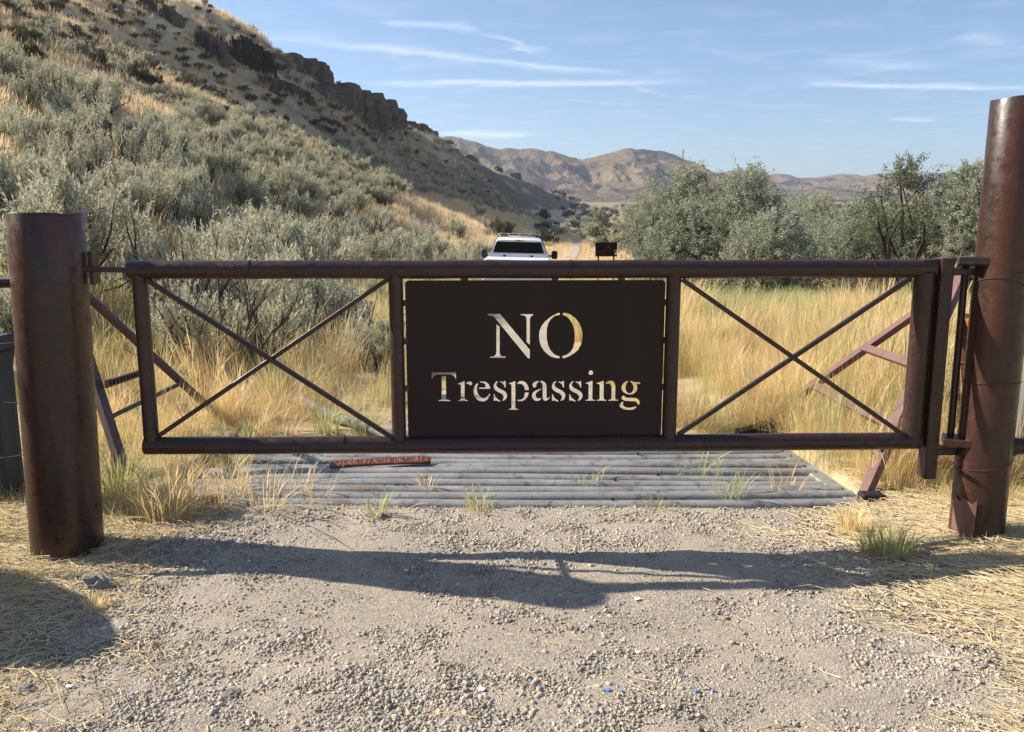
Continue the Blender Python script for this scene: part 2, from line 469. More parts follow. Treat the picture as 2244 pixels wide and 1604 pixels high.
# ------------------------------------------------------------------ terrain
A5 = R(5.0); S5, C5 = math.sin(A5), math.cos(A5)
def uv_of(x, y):
    return -(x * C5 - y * S5), x * S5 + y * C5          # u: metres left of the valley line, v: metres along it
PU = [-999, 0, 4.6, 7, 12, 25, 45, 62, 72, 82, 100, 140, 260, 900]
PH = [0, 0, .05, .75, 2.9, 9.1, 19.8, 29.4, 34.4, 37.5, 41, 44, 46, 46]
QU = [-999, 0, 4, 10, 20, 36, 50, 66, 72, 82, 100, 140, 260, 900]
QH = [0, 0, .2, 1.5, 5.0, 11.6, 25.2, 39.0, 42, 44, 46, 47, 48, 48]
BV = [-400, 7, 14, 26, 60, 170, 300, 600, 1000, 1500, 2500, 5000, 20000]
BZ = [0, 0, -.32, -1.05, -2.2, -4.0, -5.0, 0, 8, 21, 40, 60, 60]
_uu = np.linspace(-10, 300, 3101)
def _sm(X, Y):
    y = np.interp(_uu, X, Y); kk = np.hanning(41); kk /= kk.sum()
    return np.convolve(np.pad(y, 20, 'edge'), kk, 'valid')
_P, _Q = _sm(PU, PH), _sm(QU, QH)
def G(x, y):
    """ground height"""
    x = np.asarray(x, float); y = np.asarray(y, float)
    u, v = uv_of(x, y)
    base = np.interp(v, BV, BZ)
    far = smooth(8, 40, np.abs(u)) + smooth(60, 200, v)
    w = u + fbm(x / 38.0, y / 38.0, 3, 5) * np.minimum(8, np.maximum(u - 3, 0) * .35)
    cc = np.interp(v, [150, 260, 420, 700, 1100], [1, 1.25, 1.7, 2.9, 6.0])      # the spur dwindles down the valley
    w = w * cc
    t = smooth(105, 175, v + 18 * vnoise(u / 30.0, v / 50.0, 3))
    h = (np.interp(w, _uu, _P) * (1 - t) + np.interp(w, _uu, _Q) * t) / cc
    spur = 1 + .045 * np.sin(v / 23.0 + u / 60.0) * smooth(12, 50, u) + .06 * vnoise(v / 16.0, u / 90.0, 8) * smooth(10, 40, u)
    h = h * spur * (1 - smooth(900, 1500, v))
    z = base + h
    z = z + .9 * fbm(x / 9.0, y / 9.0, 3, 21) * smooth(14, 70, u) + .10 * fbm(x / 2.6, y / 2.6, 3, 33) * smooth(2.6, 7, np.abs(x)) \
          + .6 * fbm(x / 45.0, y / 45.0, 3, 40) * smooth(60, 300, v)
    near = 1 - smooth(9, 20, np.hypot(x, y))
    z = z + near * (.085 * smooth(1.5, 2.5, x) + .01 * smooth(1.6, 2.6, -x) + .030 * fbm(x / .9, y / .55, 3, 51) + .012 * fbm(x / .22, y / .22, 2, 57))
    z = z - .055 * np.exp(-(((x + 2.2) / .5) ** 2 + ((y - 4.05) / .45) ** 2))
    z = z - .16 * smooth(-2.12, -2.02, x) * (1 - smooth(1.98, 2.08, x)) * smooth(4.72, 4.80, y) * (1 - smooth(6.32, 6.42, y))   # pit under the cattle guard
    return z
def hit(px, py, t0=3.0, t1=1500.0):
    """first meeting of a photo pixel's ray with the ground"""
    r = ray(px, py); ts = np.geomspace(t0, t1, 900)
    d = CAM_H + r[2] * ts - G(r[0] * ts, r[1] * ts)
    i = np.argmax(d < 0)
    if d[i] >= 0: return None
    lo, hi = ts[max(i - 1, 0)], ts[i]
    for _ in range(18):
        m = (lo + hi) / 2
        if CAM_H + r[2] * m - float(G(r[0] * m, r[1] * m)) < 0: hi = m
        else: lo = m
    return Vector((r[0] * hi, r[1] * hi, float(G(r[0] * hi, r[1] * hi))))

def road_x(y):
    """centre line of the gravel track"""
    return np.interp(y, [-30, 0, 6, 10, 14, 20, 26, 40, 70, 110, 165, 240, 320, 500, 900],
                     [0, 0, .1, .12, .14, .16, .2, .9, 4.2, 8.0, 12.0, 17.5, 20.5, 22, 30])
def road_w(y):
    return np.interp(y, [-10, 0, 3.2, 4.4, 5.5, 7.0, 14, 24, 60, 120, 400], [2.1, 2.1, 1.95, 1.9, 1.7, .92, .85, .95, .7, .75, .8])
# polar sheet, fine in front of the viewpoint and coarse behind
ang = np.concatenate([np.linspace(-180, -62, 40, endpoint=False), np.linspace(-62, -36, 60, endpoint=False),
                      np.linspace(-36, 36, 470, endpoint=False), np.linspace(36, 62, 50, endpoint=False), np.linspace(62, 180, 40, endpoint=False)])
rad = np.concatenate([[.3, .6, .9, 1.2, 1.5], np.geomspace(1.75, 9.0, 125, endpoint=False), np.geomspace(9.0, 700, 300, endpoint=False), np.geomspace(700, 14000, 50)])
AA, RR = np.meshgrid(np.radians(ang), rad)
gx, gy = RR * np.sin(AA), RR * np.cos(AA)
gz = G(gx, gy)
na, nr = len(ang), len(rad)
V = np.stack([gx.ravel(), gy.ravel(), gz.ravel()], 1)
V = np.vstack([V, [[0, 0, float(G(0, 0))]]])
I, J = np.meshgrid(np.arange(nr - 1), np.arange(na), indexing='ij'); J2 = (J + 1) % na
Q = np.stack([I * na + J, (I + 1) * na + J, (I + 1) * na + J2, I * na + J2], -1).reshape(-1, 4)
T = np.stack([np.full(na, nr * na), np.arange(na), (np.arange(na) + 1) % na], 1)
uu, vv = uv_of(V[:, 0], V[:, 1])
rd_ = np.abs(V[:, 0] - road_x(V[:, 1])) / road_w(V[:, 1])
a_grav = np.clip(1.45 - rd_ + .6 * fbm(V[:, 0] / .8, V[:, 1] / .8, 3, 61), 0, 1) * (V[:, 1] < 6) * smooth(-.5, .6, 2.6 - np.abs(V[:, 0]))
a_hill = smooth(6, 14, uu)
slope_ = np.zeros(len(V)); e = .8
sx_ = (G(V[:, 0] + e, V[:, 1]) - G(V[:, 0] - e, V[:, 1])) / (2 * e)
a_tal = smooth(.62, .80, -sx_) * smooth(100, 150, vv)
a_far = smooth(110, 420, vv) * (1 - smooth(3, 9, uu))
gm = np_mesh('ground', V, Q, T, True, {'scrub': a_far, 'gravel': a_grav, 'hill': a_hill, 'talus': a_tal})
tag(link('ground', gm, M_GROUND), kind='structure')

# gravel track: a sheet laid over the ground, its edges diving under the soil
ys = np.concatenate([np.linspace(-3, 9, 240), np.geomspace(9.1, 420, 220)])
cs = np.linspace(-1, 1, 81)
YY, CC = np.meshgrid(ys, cs, indexing='ij')
XX = road_x(YY) + CC * road_w(YY) * 1.12
edge = np.abs(CC) * 1.12 + .30 * fbm(XX / .7, YY / .7, 4, 71)
ZZ = G(XX, YY) + (.010 + .0008 * np.maximum(YY - 8, 0)) * (1 - smooth(.80, 1.05, edge)) - (.05 + .004 * np.maximum(YY - 8, 0)) * smooth(.86, 1.12, edge)
ZZ = ZZ + np.where(YY < 7, .010 * fbm(XX / .10, YY / .10, 3, 75) * (1 - smooth(.8, 1, edge)), 0)
n0, n1_ = ZZ.shape
I, J = np.meshgrid(np.arange(n0 - 1), np.arange(n1_ - 1), indexing='ij')
Q = np.stack([I * n1_ + J, I * n1_ + J + 1, (I + 1) * n1_ + J + 1, (I + 1) * n1_ + J], -1).reshape(-1, 4)
rm = np_mesh('gravel_road', np.stack([XX.ravel(), YY.ravel(), ZZ.ravel()], 1), Q, None, True)
tag(link('gravel_road', rm, M_GRAVEL), kind='structure')

# far mountains: ridged height fields with real depth
def ridge(name, crest_px, D, depth, foot, nx, ny, seed, rocky):
    cpx = np.array(crest_px, float)
    xs_ = (cpx[:, 0] - 1122) / F * D
    zs_ = CAM_H + (470 - cpx[:, 1]) / F * D / .985
    xx = np.linspace(xs_[0], xs_[-1], nx); yy = np.linspace(-depth, depth * .8, ny)
    Xg, Yg = np.meshgrid(xx, yy)
    wx = Xg + D * .012 * fbm(Xg / (D * .05), Yg / (D * .05), 3, seed)
    crest = np.interp(wx, xs_, zs_) * (1 + .10 * fbm(Xg / (D * .022), Yg * 0 + seed, 4, seed + 21))
    t = np.abs(Yg) / depth
    prof = np.clip(1 - t, 0, 1) ** 1.25
    gul = np.abs(fbm(Xg / (D * .028) + Yg / (D * .09), Yg / (D * .10), 5, seed + 3))
    gul2 = np.abs(fbm(Xg / (D * .010), Yg / (D * .018), 4, seed + 9))
    sp = fbm(Xg / (D * .06), Yg / (D * .08), 4, seed + 5)
    hz = foot + (crest - foot) * prof * (1 - (.70 * gul + .42 * gul2) * smooth(0, .25, t)) + (crest - foot) * .22 * sp * smooth(.02, .3, t) * smooth(1.0, .7, t)
    hz = np.maximum(hz - foot, 0) + foot - 25 * smooth(.82, 1.0, t)
    rock = smooth(.02, .34, fbm(Xg / (D * .035), Yg / (D * .05) + hz / (D * .03), 5, seed + 13) + rocky(Xg / D, t))
    I, J = np.meshgrid(np.arange(ny - 1), np.arange(nx - 1), indexing='ij')
    Q = np.stack([I * nx + J, I * nx + J + 1, (I + 1) * nx + J + 1, (I + 1) * nx + J], -1).reshape(-1, 4)
    m = np_mesh(name, np.stack([Xg.ravel(), Yg.ravel() + D, hz.ravel()], 1), Q, None, True, {'rock': rock.ravel()})
    o = link(name, m, M_FAR); return tag(o, kind='structure')
ridge('far_mountain', [(500, 330), (800, 322), (960, 312), (1020, 318), (1080, 326), (1150, 332), (1210, 336), (1270, 350), (1300, 347), (1350, 340), (1395, 334),
                       (1440, 341), (1480, 352), (1520, 368), (1560, 384), (1620, 402), (1700, 425), (1800, 450), (1900, 465)], 2300, 620, 30, 300, 120, 3,
      lambda x, t: .22 * np.sin(x * 40 + 1.0) + .25 * smooth(.25, .6, t) - .10)
ridge('far_ridge', [(900, 400), (1300, 392), (1500, 392), (1580, 384), (1640, 380), (1700, 388), (1800, 393), (1870, 388), (1940, 393), (2020, 390), (2100, 392), (2250, 389), (2500, 384), (2900, 372)],
      3000, 700, 40, 260, 90, 11, lambda x, t: .02)
ridge('distant_ridge', [(1500, 400), (1700, 392), (1860, 387), (1960, 383), (2060, 381), (2150, 384), (2260, 380), (2500, 386), (2900, 392)], 4000, 600, 48, 160, 60, 19, lambda x, t: -.05)

# ------------------------------------------------------------------ rock outcrops on the hill
def brow(px, py):
    """where a pixel's ray meets the hill, or the crest it only just clears"""
    r = ray(px, py); ts = np.geomspace(20 if px < 700 else 110, 330 if px < 950 else 700, 600)
    d = CAM_H + r[2] * ts - G(r[0] * ts, r[1] * ts)
    i = int(np.argmax(d < 0)) if (d < 0).any() else int(np.argmin(d / ts))
    t = ts[i]; x, y = r[0] * t, r[1] * t
    return Vector((x, y, float(G(x, y))))
def add_outcrop(a, b, hgt, n, label, depth=None, tilt=0.0, seed=0):
    """a cliff of basalt columns standing along the foot line a..b (photo pixels on the hillside), hgt in pixels"""
    pa, pb = brow(*a), brow(*b)
    dist = (pa.length + pb.length) / 2
    H = hgt / F * dist; W = (pb - pa).length
    r_ = random.Random(seed)
    root = thing('rock_outcrop', label, 'rock outcrop', tuple((pa + pb) / 2 - Vector((0, 0, .6))), 'dark basalt outcrops on the hillside')
    along = (pb - pa); along.z = 0; along.normalize()
    back = Vector((-along.y, along.x, 0))
    if back.dot(Vector((1, 0, 0))) > 0 and abs(back.x) > abs(back.y): back = -back
    if back.y < 0 and abs(back.y) >= abs(back.x): back = -back
    D = depth if depth else H * 1.1
    cw = W / n
    for i in range(n):
        t = (i + .5) / n
        p = pa.lerp(pb, t)
        env = min(1.0, .5 + 2.2 * min(t, 1 - t) + .15 * math.sin(i * 1.3))
        hh = H * env * r_.uniform(.88, 1.10)
        wob = r_.uniform(-.35, .35) * cw + .5 * cw * math.sin(i * .9)
        m = MB(); k_ = 7; rings = 6
        vs = []; rw = cw * r_.uniform(.66, .95); rdp = D * r_.uniform(.42, .60)
        cen = p + back * (rdp * .42 + wob)
        zb = float(G(cen.x, cen.y)) - H * .45 - .5
        zt = p.z + hh
        for j in range(rings + 1):
            f = j / rings; sc = (1.08 - .16 * f) * (1 + .07 * math.sin(j * 2.1 + i)) * (.86 if j == rings else 1)
            for q in range(k_):
                an = 2 * math.pi * (q + .3 * (j % 2)) / k_
                jit = 1 + .16 * r_.uniform(-1, 1)
                v_ = cen + along * (math.cos(an) * rw * sc * jit) + back * (math.sin(an) * rdp * sc * jit)
                vs.append((v_.x, v_.y, zb + (zt - zb) * f + r_.uniform(-.05, .05) * hh * (1 if j == rings else .4)))
        fs = [(j * k_ + q, j * k_ + (q + 1) % k_, (j + 1) * k_ + (q + 1) % k_, (j + 1) * k_ + q) for j in range(rings) for q in range(k_)]
        fs.append(tuple(range(rings * k_, rings * k_ + k_)))
        m.add(vs, fs); part('basalt_column', m, M_BASALT, root, 0)
OUT = [((716, 222), (884, 262), 40, 30, 'long flat topped basalt cliff at the hill skyline nearest the sky gap', 61),
       ((612, 148), (722, 176), 30, 26, 'rounded basalt cliff on the skyline left of the flat topped cliff', 62),
       ((500, 120), (604, 172), 48, 30, 'tallest dark cliff on the upper hillside', 63),
       ((430, 100), (500, 150), 36, 22, 'dark jagged cliff just left of the tallest cliff', 64),
       ((352, 38), (398, 62), 24, 9, 'small dark crag high on the golden slope', 65),
       ((566, 188), (610, 208), 24, 8, 'low dark ledge just under the tallest cliff', 66),
       ((610, 200), (690, 236), 24, 14, 'long broken dark ledge below the rounded cliff', 71),
       ((300, 14), (345, 26), 18, 8, 'little crag at the very top of the golden slope', 72),
       ((890, 262), (960, 296), 14, 12, 'low rock rim descending right of the flat topped cliff', 73),
       ((982, 302), (1008, 312), 13, 3, 'first small rock block on the descending skyline', 67),
       ((1030, 326), (1058, 334), 14, 3, 'second small rock block on the descending skyline', 68),
       ((1084, 354), (1104, 360), 11, 3, 'third small rock block on the descending skyline', 69),
       ((1128, 372), (1154, 382), 12, 3, 'lowest small rock block on the descending skyline', 70)]
for a, b, hg, n, lab, sd_ in OUT: add_outcrop(a, b, hg, n, lab, seed=sd_)

# ------------------------------------------------------------------ the gate
def gate_y(x): return 4.17 + .026 * x
def on_gate(px, py, dy=0.0):
    r = ray(px, py); t = (4.17 + dy) / (r[1] - .026 * r[0])
    return Vector((r[0] * t, r[1] * t, CAM_H + r[2] * t))
GR = .044                                                     # rail pipe radius
gate = thing('gate', 'brown steel pipe gate with cut out lettering, closed across the track', 'gate', (0, 4.17, 0))
tl, tr = on_gate(283, 592), on_gate(2046, 588)
bl, br = on_gate(318, 973), on_gate(2012, 969)
zt_, zb_ = (tl.z + tr.z) / 2, (bl.z + br.z) / 2
def gp(x, z, dy=0.0): return Vector((x, gate_y(x) + dy, z))
def pipe(x0, x1, z, r, seg=14, n=18, sag=0.0):
    return MB().tube([gp(x0 + (x1 - x0) * i / seg, z - sag * math.sin(math.pi * i / seg) + .0012 * math.sin(i * 2.3)) for i in range(seg + 1)], r, n)
part('top_rail', pipe(tl.x, tr.x, zt_, GR), M_GATE, gate)
part('bottom_rail', pipe(bl.x, br.x, zb_, GR * .98, sag=.004), M_GATE, gate)
for px_ in (548, 1250, 1912):                                 # butt welds on the rails
    p = on_gate(px_ * 1.0, 590)
    mw = MB().tube([gp(p.x - .004, zt_), gp(p.x + .004, zt_)], GR + .0025, 18)
    part('weld_bead', mw, M_GATE, gate)
mw = MB().tube([gp(on_gate(755, 972).x - .004, zb_), gp(on_gate(755, 972).x + .004, zb_)], GR + .002, 18); part('weld_bead', mw, M_GATE, gate)
UX = [on_gate(319, 785).x, on_gate(871, 785).x, on_gate(1471, 785).x]
UR = [.036, .035, .036]
for x_, r_ in zip(UX, UR):
    part('upright', MB().tube([gp(x_, zb_ + GR * .4), gp(x_, zt_ - GR * .4)], r_, 16), M_GATE, gate)
x_h = on_gate(2012, 785).x
part('upright', MB().tube([gp(x_h, zb_ - .02), gp(x_h, zt_ - GR * .4)], .050, 18), M_GATE, gate)
def brace(a, b, dy):
    A, B = on_gate(*a), on_gate(*b)
    A.y += dy; B.y += dy
    part('brace', MB().bar(A, B, .022, .022, (0, 1, 0), .002), M_GATE, gate)
brace((324, 612), (862, 958), -.014); brace((346, 956), (850, 612), .012)
brace((1494, 612), (1992, 962), -.014); brace((1486, 954), (1998, 610), .012)
# hinge side: tall flat bar, eye plates and pin
x_b = on_gate(2049, 785).x
hz0, hz1 = on_gate(2020, 1044).z, zt_ + .052
part('hinge_bar', MB().bar(gp(x_b, hz0, -.012), gp(x_b, hz1, -.012), .062, .085, (0, 1, 0), .004), M_GATE, gate)
x_p = on_gate(2096, 780).x
part('hinge_pin', MB().tube([gp(x_p, zb_ - .01, -.01), gp(x_p, zt_ + .03, -.01)], .017, 12), M_GATE, gate)
for zz in (zt_ - .012, zb_ - .045):
    part('hinge_arm', MB().bar(gp(x_b + .02, zz, -.015), gp(x_p + .095, zz, -.015), .09, .034, (0, 0, 1), .003), M_GATE, gate)
part('hinge_gusset', MB().prism([(on_gate(1996, 586).x, zt_ - .03), (on_gate(1996, 586).x + .05, zt_ + .046), (x_b, zt_ + .046), (x_b, zt_ - .03)], -.03, .03,
     Matrix(((1, 0, 0, 0), (0, 0, 1, gate_y(x_b)), (0, 1, 0, 0), (0, 0, 0, 1)))), M_GATE, gate)
# latch bar reaching into the left post
la, lb = on_gate(184, 589), on_gate(292, 592)
part('latch_bar', MB().bar(la, lb, .03, .026, (0, 0, 1), .002), M_GATE, gate)

# the sign plate with its stencil cut outs
def zoomed(pts, ox, oy, s): return [(ox + x / s, oy + y / s) for x, y in pts]
GL = []
S1 = 2244 / 230.0
for poly in ([(85, 175), (350, 175), (985, 940), (985, 1122), (945, 1122), (225, 240), (170, 212), (85, 203)],
             [(272, 395), (340, 448), (340, 1010), (352, 1050), (390, 1078), (470, 1085), (470, 1112), (138, 1112), (138, 1088), (210, 1078), (255, 1050), (272, 1000)],
             [(790, 178), (1060, 178), (1058, 200), (1010, 225), (987, 290), (987, 832), (917, 778), (917, 300), (900, 230), (850, 205), (790, 200)],
             [(1625, 148), (1560, 165), (1480, 205), (1400, 260), (1320, 325), (1240, 420), (1195, 530), (1182, 640), (1195, 760), (1230, 870), (1290, 965), (1370, 1040), (1460, 1095),
              (1540, 1118), (1620, 1122), (1620, 1078), (1560, 1065), (1490, 1020), (1420, 940), (1375, 840), (1350, 720), (1345, 600), (1352, 480), (1385, 360), (1440, 280), (1520, 215), (1625, 195)],
             [(1695, 148), (1770, 155), (1860, 190), (1950, 260), (2030, 350), (2085, 470), (2112, 600), (2108, 720), (2080, 830), (2020, 940), (1930, 1020), (1820, 1085), (1740, 1115),
              (1688, 1122), (1685, 1072), (1760, 1055), (1840, 1000), (1905, 910), (1940, 780), (1950, 640), (1935, 500), (1895, 380), (1830, 280), (1760, 220), (1695, 200)]):
    GL.append(zoomed(poly, 1060, 670, S1))
S2 = 14.583
for poly in ([(88, 232), (862, 232), (868, 450), (842, 450), (825, 380), (770, 325), (680, 300), (540, 293), (280, 300), (190, 318), (140, 370), (108, 452), (88, 452)],
             [(408, 348), (542, 348), (550, 1070), (580, 1105), (685, 1125), (685, 1150), (295, 1150), (295, 1125), (380, 1110), (408, 1075)],
             [(918, 600), (1125, 510), (1138, 520), (1138, 1070), (1165, 1105), (1240, 1120), (1240, 1145), (935, 1145), (935, 1122), (1000, 1110), (1022, 1075), (1022, 650), (1000, 615), (918, 612)],
             [(1188, 605), (1215, 550), (1270, 525), (1350, 525), (1385, 560), (1380, 610), (1360, 640), (1310, 642), (1270, 612), (1230, 598)]):
    GL.append(zoomed(poly, 940, 800, S2))
SM = [(740, 508), (752, 530), (700, 590), (690, 640), (720, 690), (790, 740), (880, 785), (960, 830), (1015, 890), (1038, 960), (1030, 1030), (1000, 1090), (950, 1125), (890, 1142),
      (878, 1128), (920, 1070), (930, 1010), (905, 950), (840, 905), (740, 860), (650, 800), (612, 720), (612, 650), (640, 580), (690, 530)]
ST = [(815, 515), (880, 530), (925, 540), (960, 500), (992, 510), (995, 715), (965, 715), (940, 640), (900, 585), (820, 545)]
SB = [(612, 930), (640, 930), (655, 990), (700, 1050), (760, 1095), (815, 1140), (815, 1168), (740, 1150), (680, 1130), (640, 1135), (612, 1155)]
for poly in ([(90, 575), (118, 600), (80, 680), (75, 760), (85, 850), (120, 930), (180, 1010), (260, 1045), (350, 1040), (420, 990), (480, 905), (500, 925), (465, 1010), (420, 1085), (350, 1145),
              (250, 1168), (150, 1145), (60, 1085), (0, 1010), (-28, 900), (-28, 790), (0, 680), (40, 610)],
             [(162, 530), (250, 520), (330, 525), (400, 555), (455, 620), (485, 680), (508, 758), (145, 758), (145, 715), (350, 712), (352, 660), (325, 600), (270, 570), (180, 555)],
             SM, ST, SB,
             [(1080, 590), (1290, 505), (1300, 510), (1303, 1360), (1330, 1390), (1400, 1405), (1400, 1428), (1080, 1428), (1080, 1405), (1150, 1390), (1180, 1360), (1180, 640), (1150, 605), (1085, 600)],
             [(1370, 610), (1375, 560), (1430, 515), (1520, 500), (1610, 535), (1680, 610), (1720, 700), (1735, 800), (1610, 800), (1600, 730), (1560, 650), (1500, 605), (1430, 600)],
             [(1612, 875), (1735, 875), (1715, 960), (1670, 1040), (1600, 1115), (1520, 1152), (1380, 1152), (1370, 1110), (1380, 1100), (1480, 1105), (1550, 1060), (1590, 990)]):
    GL.append(zoomed(poly, 1040, 800, S2))
for poly in ([(440, 500), (438, 545), (390, 580), (370, 640), (365, 690), (320, 718), (270, 705), (248, 650), (255, 590), (300, 545), (370, 512)],
             [(495, 500), (560, 505), (630, 540), (680, 600), (695, 700), (695, 1010), (710, 1055), (740, 1055), (785, 1015), (800, 1030), (770, 1090), (710, 1130), (650, 1145), (600, 1120),
              (575, 1060), (570, 640), (545, 570), (495, 545)],
             [(515, 750), (520, 780), (440, 830), (370, 880), (348, 940), (355, 1010), (400, 1055), (460, 1065), (515, 1045), (520, 1080), (470, 1130), (400, 1150), (320, 1135), (255, 1080),
              (228, 1000), (240, 920), (290, 850), (370, 800)]):
    GL.append(zoomed(poly, 1150, 800, S2))
for dx in (258, 808):
    for poly in (SM, ST, SB): GL.append(zoomed([(x + dx, y) for x, y in poly], 1150, 800, S2))
for poly in ([(362 + 73 * math.cos(t * math.pi / 8), 242 + 73 * math.sin(t * math.pi / 8)) for t in range(16)],
             [(190, 575), (405, 495), (415, 500), (410, 1070), (440, 1100), (492, 1115), (492, 1138), (190, 1138), (190, 1112), (260, 1100), (285, 1070), (290, 640), (270, 605), (195, 592)],
             [(545, 575), (765, 495), (775, 500), (770, 1070), (800, 1100), (860, 1115), (860, 1138), (540, 1138), (540, 1112), (610, 1100), (640, 1070), (645, 640), (620, 605), (550, 592)],
             [(832, 605), (850, 555), (920, 510), (1000, 495), (1080, 525), (1130, 600), (1145, 700), (1140, 1070), (1170, 1100), (1240, 1112), (1225, 1138), (918, 1138), (918, 1112), (985, 1100),
              (1020, 1070), (1025, 720), (1010, 650), (970, 600), (910, 585)],
             [(1550, 505), (1555, 530), (1510, 580), (1475, 660), (1470, 750), (1490, 840), (1540, 890), (1610, 900), (1670, 870), (1710, 800), (1720, 700), (1700, 620), (1660, 565), (1620, 530),
              (1625, 500), (1690, 510), (1760, 545), (1940, 540), (1942, 600), (1820, 612), (1850, 680), (1845, 770), (1800, 860), (1720, 920), (1610, 942), (1500, 922), (1410, 865), (1350, 790),
              (1340, 700), (1365, 620), (1420, 555), (1490, 515)],
             [(1400, 965), (1440, 985), (1460, 1025), (1540, 1040), (1700, 1045), (1800, 1050), (1870, 1090), (1915, 1160), (1920, 1230), (1890, 1270), (1855, 1265), (1850, 1220), (1820, 1175),
              (1750, 1160), (1600, 1150), (1450, 1140), (1370, 1105), (1340, 1050), (1360, 1000)],
             [(1395, 1165), (1405, 1190), (1385, 1240), (1400, 1300), (1470, 1345), (1570, 1360), (1680, 1350), (1770, 1320), (1805, 1315), (1825, 1345), (1770, 1395), (1680, 1430), (1560, 1435),
              (1440, 1420), (1330, 1370), (1272, 1305), (1290, 1240), (1340, 1185)]):
    GL.append(zoomed(poly, 1270, 800, S2))
cu = bpy.data.curves.new('sign_outline', 'CURVE'); cu.dimensions = '2D'; cu.fill_mode = 'BOTH'; cu.extrude = .0032
def add_spline(pts):
    sp = cu.splines.new('POLY'); sp.points.add(len(pts) - 1)
    for p_, (x, z) in zip(sp.points, pts): p_.co = (x, z, 0, 1)
    sp.use_cyclic_u = True
q0, q1 = on_gate(889, 616), on_gate(1456, 612); q2, q3 = on_gate(1451, 946), on_gate(893, 948)
px0, px1 = (q0.x + q3.x) / 2, (q1.x + q2.x) / 2
pz1, pz0 = (q0.z + q1.z) / 2, zb_ + GR * .75
b_ = .012
add_spline([(px0 + b_, pz0), (px1 - b_, pz0), (px1, pz0 + b_), (px1, pz1 - b_), (px1 - b_, pz1), (px0 + b_, pz1), (px0, pz1 - b_), (px0, pz0 + b_)])
for poly in GL:
    w_ = [on_gate(x, y) for x, y in poly]
    add_spline([(p.x, p.z) for p in w_])
tmp = bpy.data.objects.new('sign_outline', cu); COL.objects.link(tmp)
bpy.context.view_layer.update()
sm_ = bpy.data.meshes.new_from_object(tmp.evaluated_get(bpy.context.evaluated_depsgraph_get()))
bpy.data.objects.remove(tmp)
co = np.empty(len(sm_.vertices) * 3, np.float32); sm_.vertices.foreach_get('co', co); co = co.reshape(-1, 3)
nc = np.stack([co[:, 0], gate_y(co[:, 0]) + co[:, 2] - 4.17, co[:, 1]], 1).astype(np.float32)
sm_.vertices.foreach_set('co', nc.ravel()); sm_.materials.clear(); sm_.update(); sm_.name = 'sign_panel'
pl = link('sign_panel', sm_, M_SIGN, gate); pl['label'] = 'dark brown steel plate with NO Trespassing cut through it'
for px_ in (1018, 1216, 1362):                                # small tabs joining plate and rail
    x_ = on_gate(px_, 612).x
    part('tab', MB().box((x_, gate_y(x_), pz1 + .010), (.034, .006, .034)), M_GATE, gate)
for x_, s_ in ((UX[1], 1), (UX[2], -1)):
    for zz in (.32, .62, .86):
        z_ = pz0 + (pz1 - pz0) * zz
        xe = px0 if s_ > 0 else px1
        part('tab', MB().box(((x_ + xe) / 2 + s_ * .008, gate_y(x_), z_), (abs(xe - x_) * 1.0, .006, .03)), M_GATE, gate)

# ------------------------------------------------------------------ gate posts
def big_post(name, label, c, r, h, lean=(0, 0), wall=.010):
    root = thing(name, label, 'post', (c[0], c[1], c[2]))
    m = MB(); n = 40; prof = [(r, -.35), (r, 0), (r, h * .25), (r, h * .5), (r, h * .75), (r, h - .006), (r - .003, h), (r - wall, h), (r - wall, h - .25), (0.001, h - .25)]
    vs, fs = [], []
    for rr, z in prof:
        for k_ in range(n):
            t = 2 * math.pi * k_ / n
            dz = .004 * math.sin(3 * t + 1) if z >= h - .01 else 0
            vs.append((c[0] + rr * math.cos(t) + lean[0] * z / h, c[1] + rr * math.sin(t) + lean[1] * z / h, c[2] + z + dz))
    for i in range(len(prof) - 1):
        for k_ in range(n):
            k2 = (k_ + 1) % n; fs.append((i * n + k_, i * n + k2, (i + 1) * n + k2, (i + 1) * n + k_))
    m.add(vs, fs); part('pipe', m, M_POST, root, 40); return root
pb = on_z(151, 1222, .0); LY = pb.y + .163; LX = pb.x * LY / pb.y
ptop = on_y(100, 467, LY)
postL = big_post('gate_post', 'thick short rusty brown pipe post at the latch end of the gate', (LX, LY, float(G(LX, LY))), .168, ptop.z - float(G(LX, LY)), (ptop.x - LX, 0))
m = MB().box((on_y(193, 588, LY).x + .004, LY + .05, on_y(193, 588, LY).z), (.022, .07, .16), None, .003)
part('keeper_plate', m, M_POST, postL)
rb = on_z(2137, 1180, .09); RY = rb.y + .125; RX = rb.x * RY / rb.y
rtop = on_y(2137 + 100, 217, RY)
postR = big_post('gate_post', 'tall reddish brown pipe post carrying the gate hinges', (RX, RY, float(G(RX, RY))), .125, rtop.z - float(G(RX, RY)), (rtop.x - RX, 0))
def post_x(z): return RX + (rtop.x - RX) * z / rtop.z
for py_, zz in ((572, zt_ + .042), (958, zb_ + .012)):
    a_ = Vector((x_p - .045, gate_y(x_p) - .02, zz)); b2 = Vector((post_x(zz) - .03, RY - .02, zz))
    part('hinge_bracket', MB().bar(a_, b2, .15, .036, (0, 0, 1), .004), M_POST, postR)
for (z0_, z1_, t0) in ((1.40, 1.34, .4), (1.36, 1.20, 2.2), (.86, .84, 1.1), (.47, .41, .2)):
    pts = []
    for i in range(33):
        t = 2 * math.pi * i / 32; z = z0_ + (z1_ - z0_) * (.5 - .5 * math.cos(t + t0))
        pts.append((post_x(z) + .129 * math.cos(t), RY + .129 * math.sin(t), z))
    part('wire_wrap', MB().tube(pts, .0016, 5, False), M_RWIRE, postR)
mt = MB(); vs = []
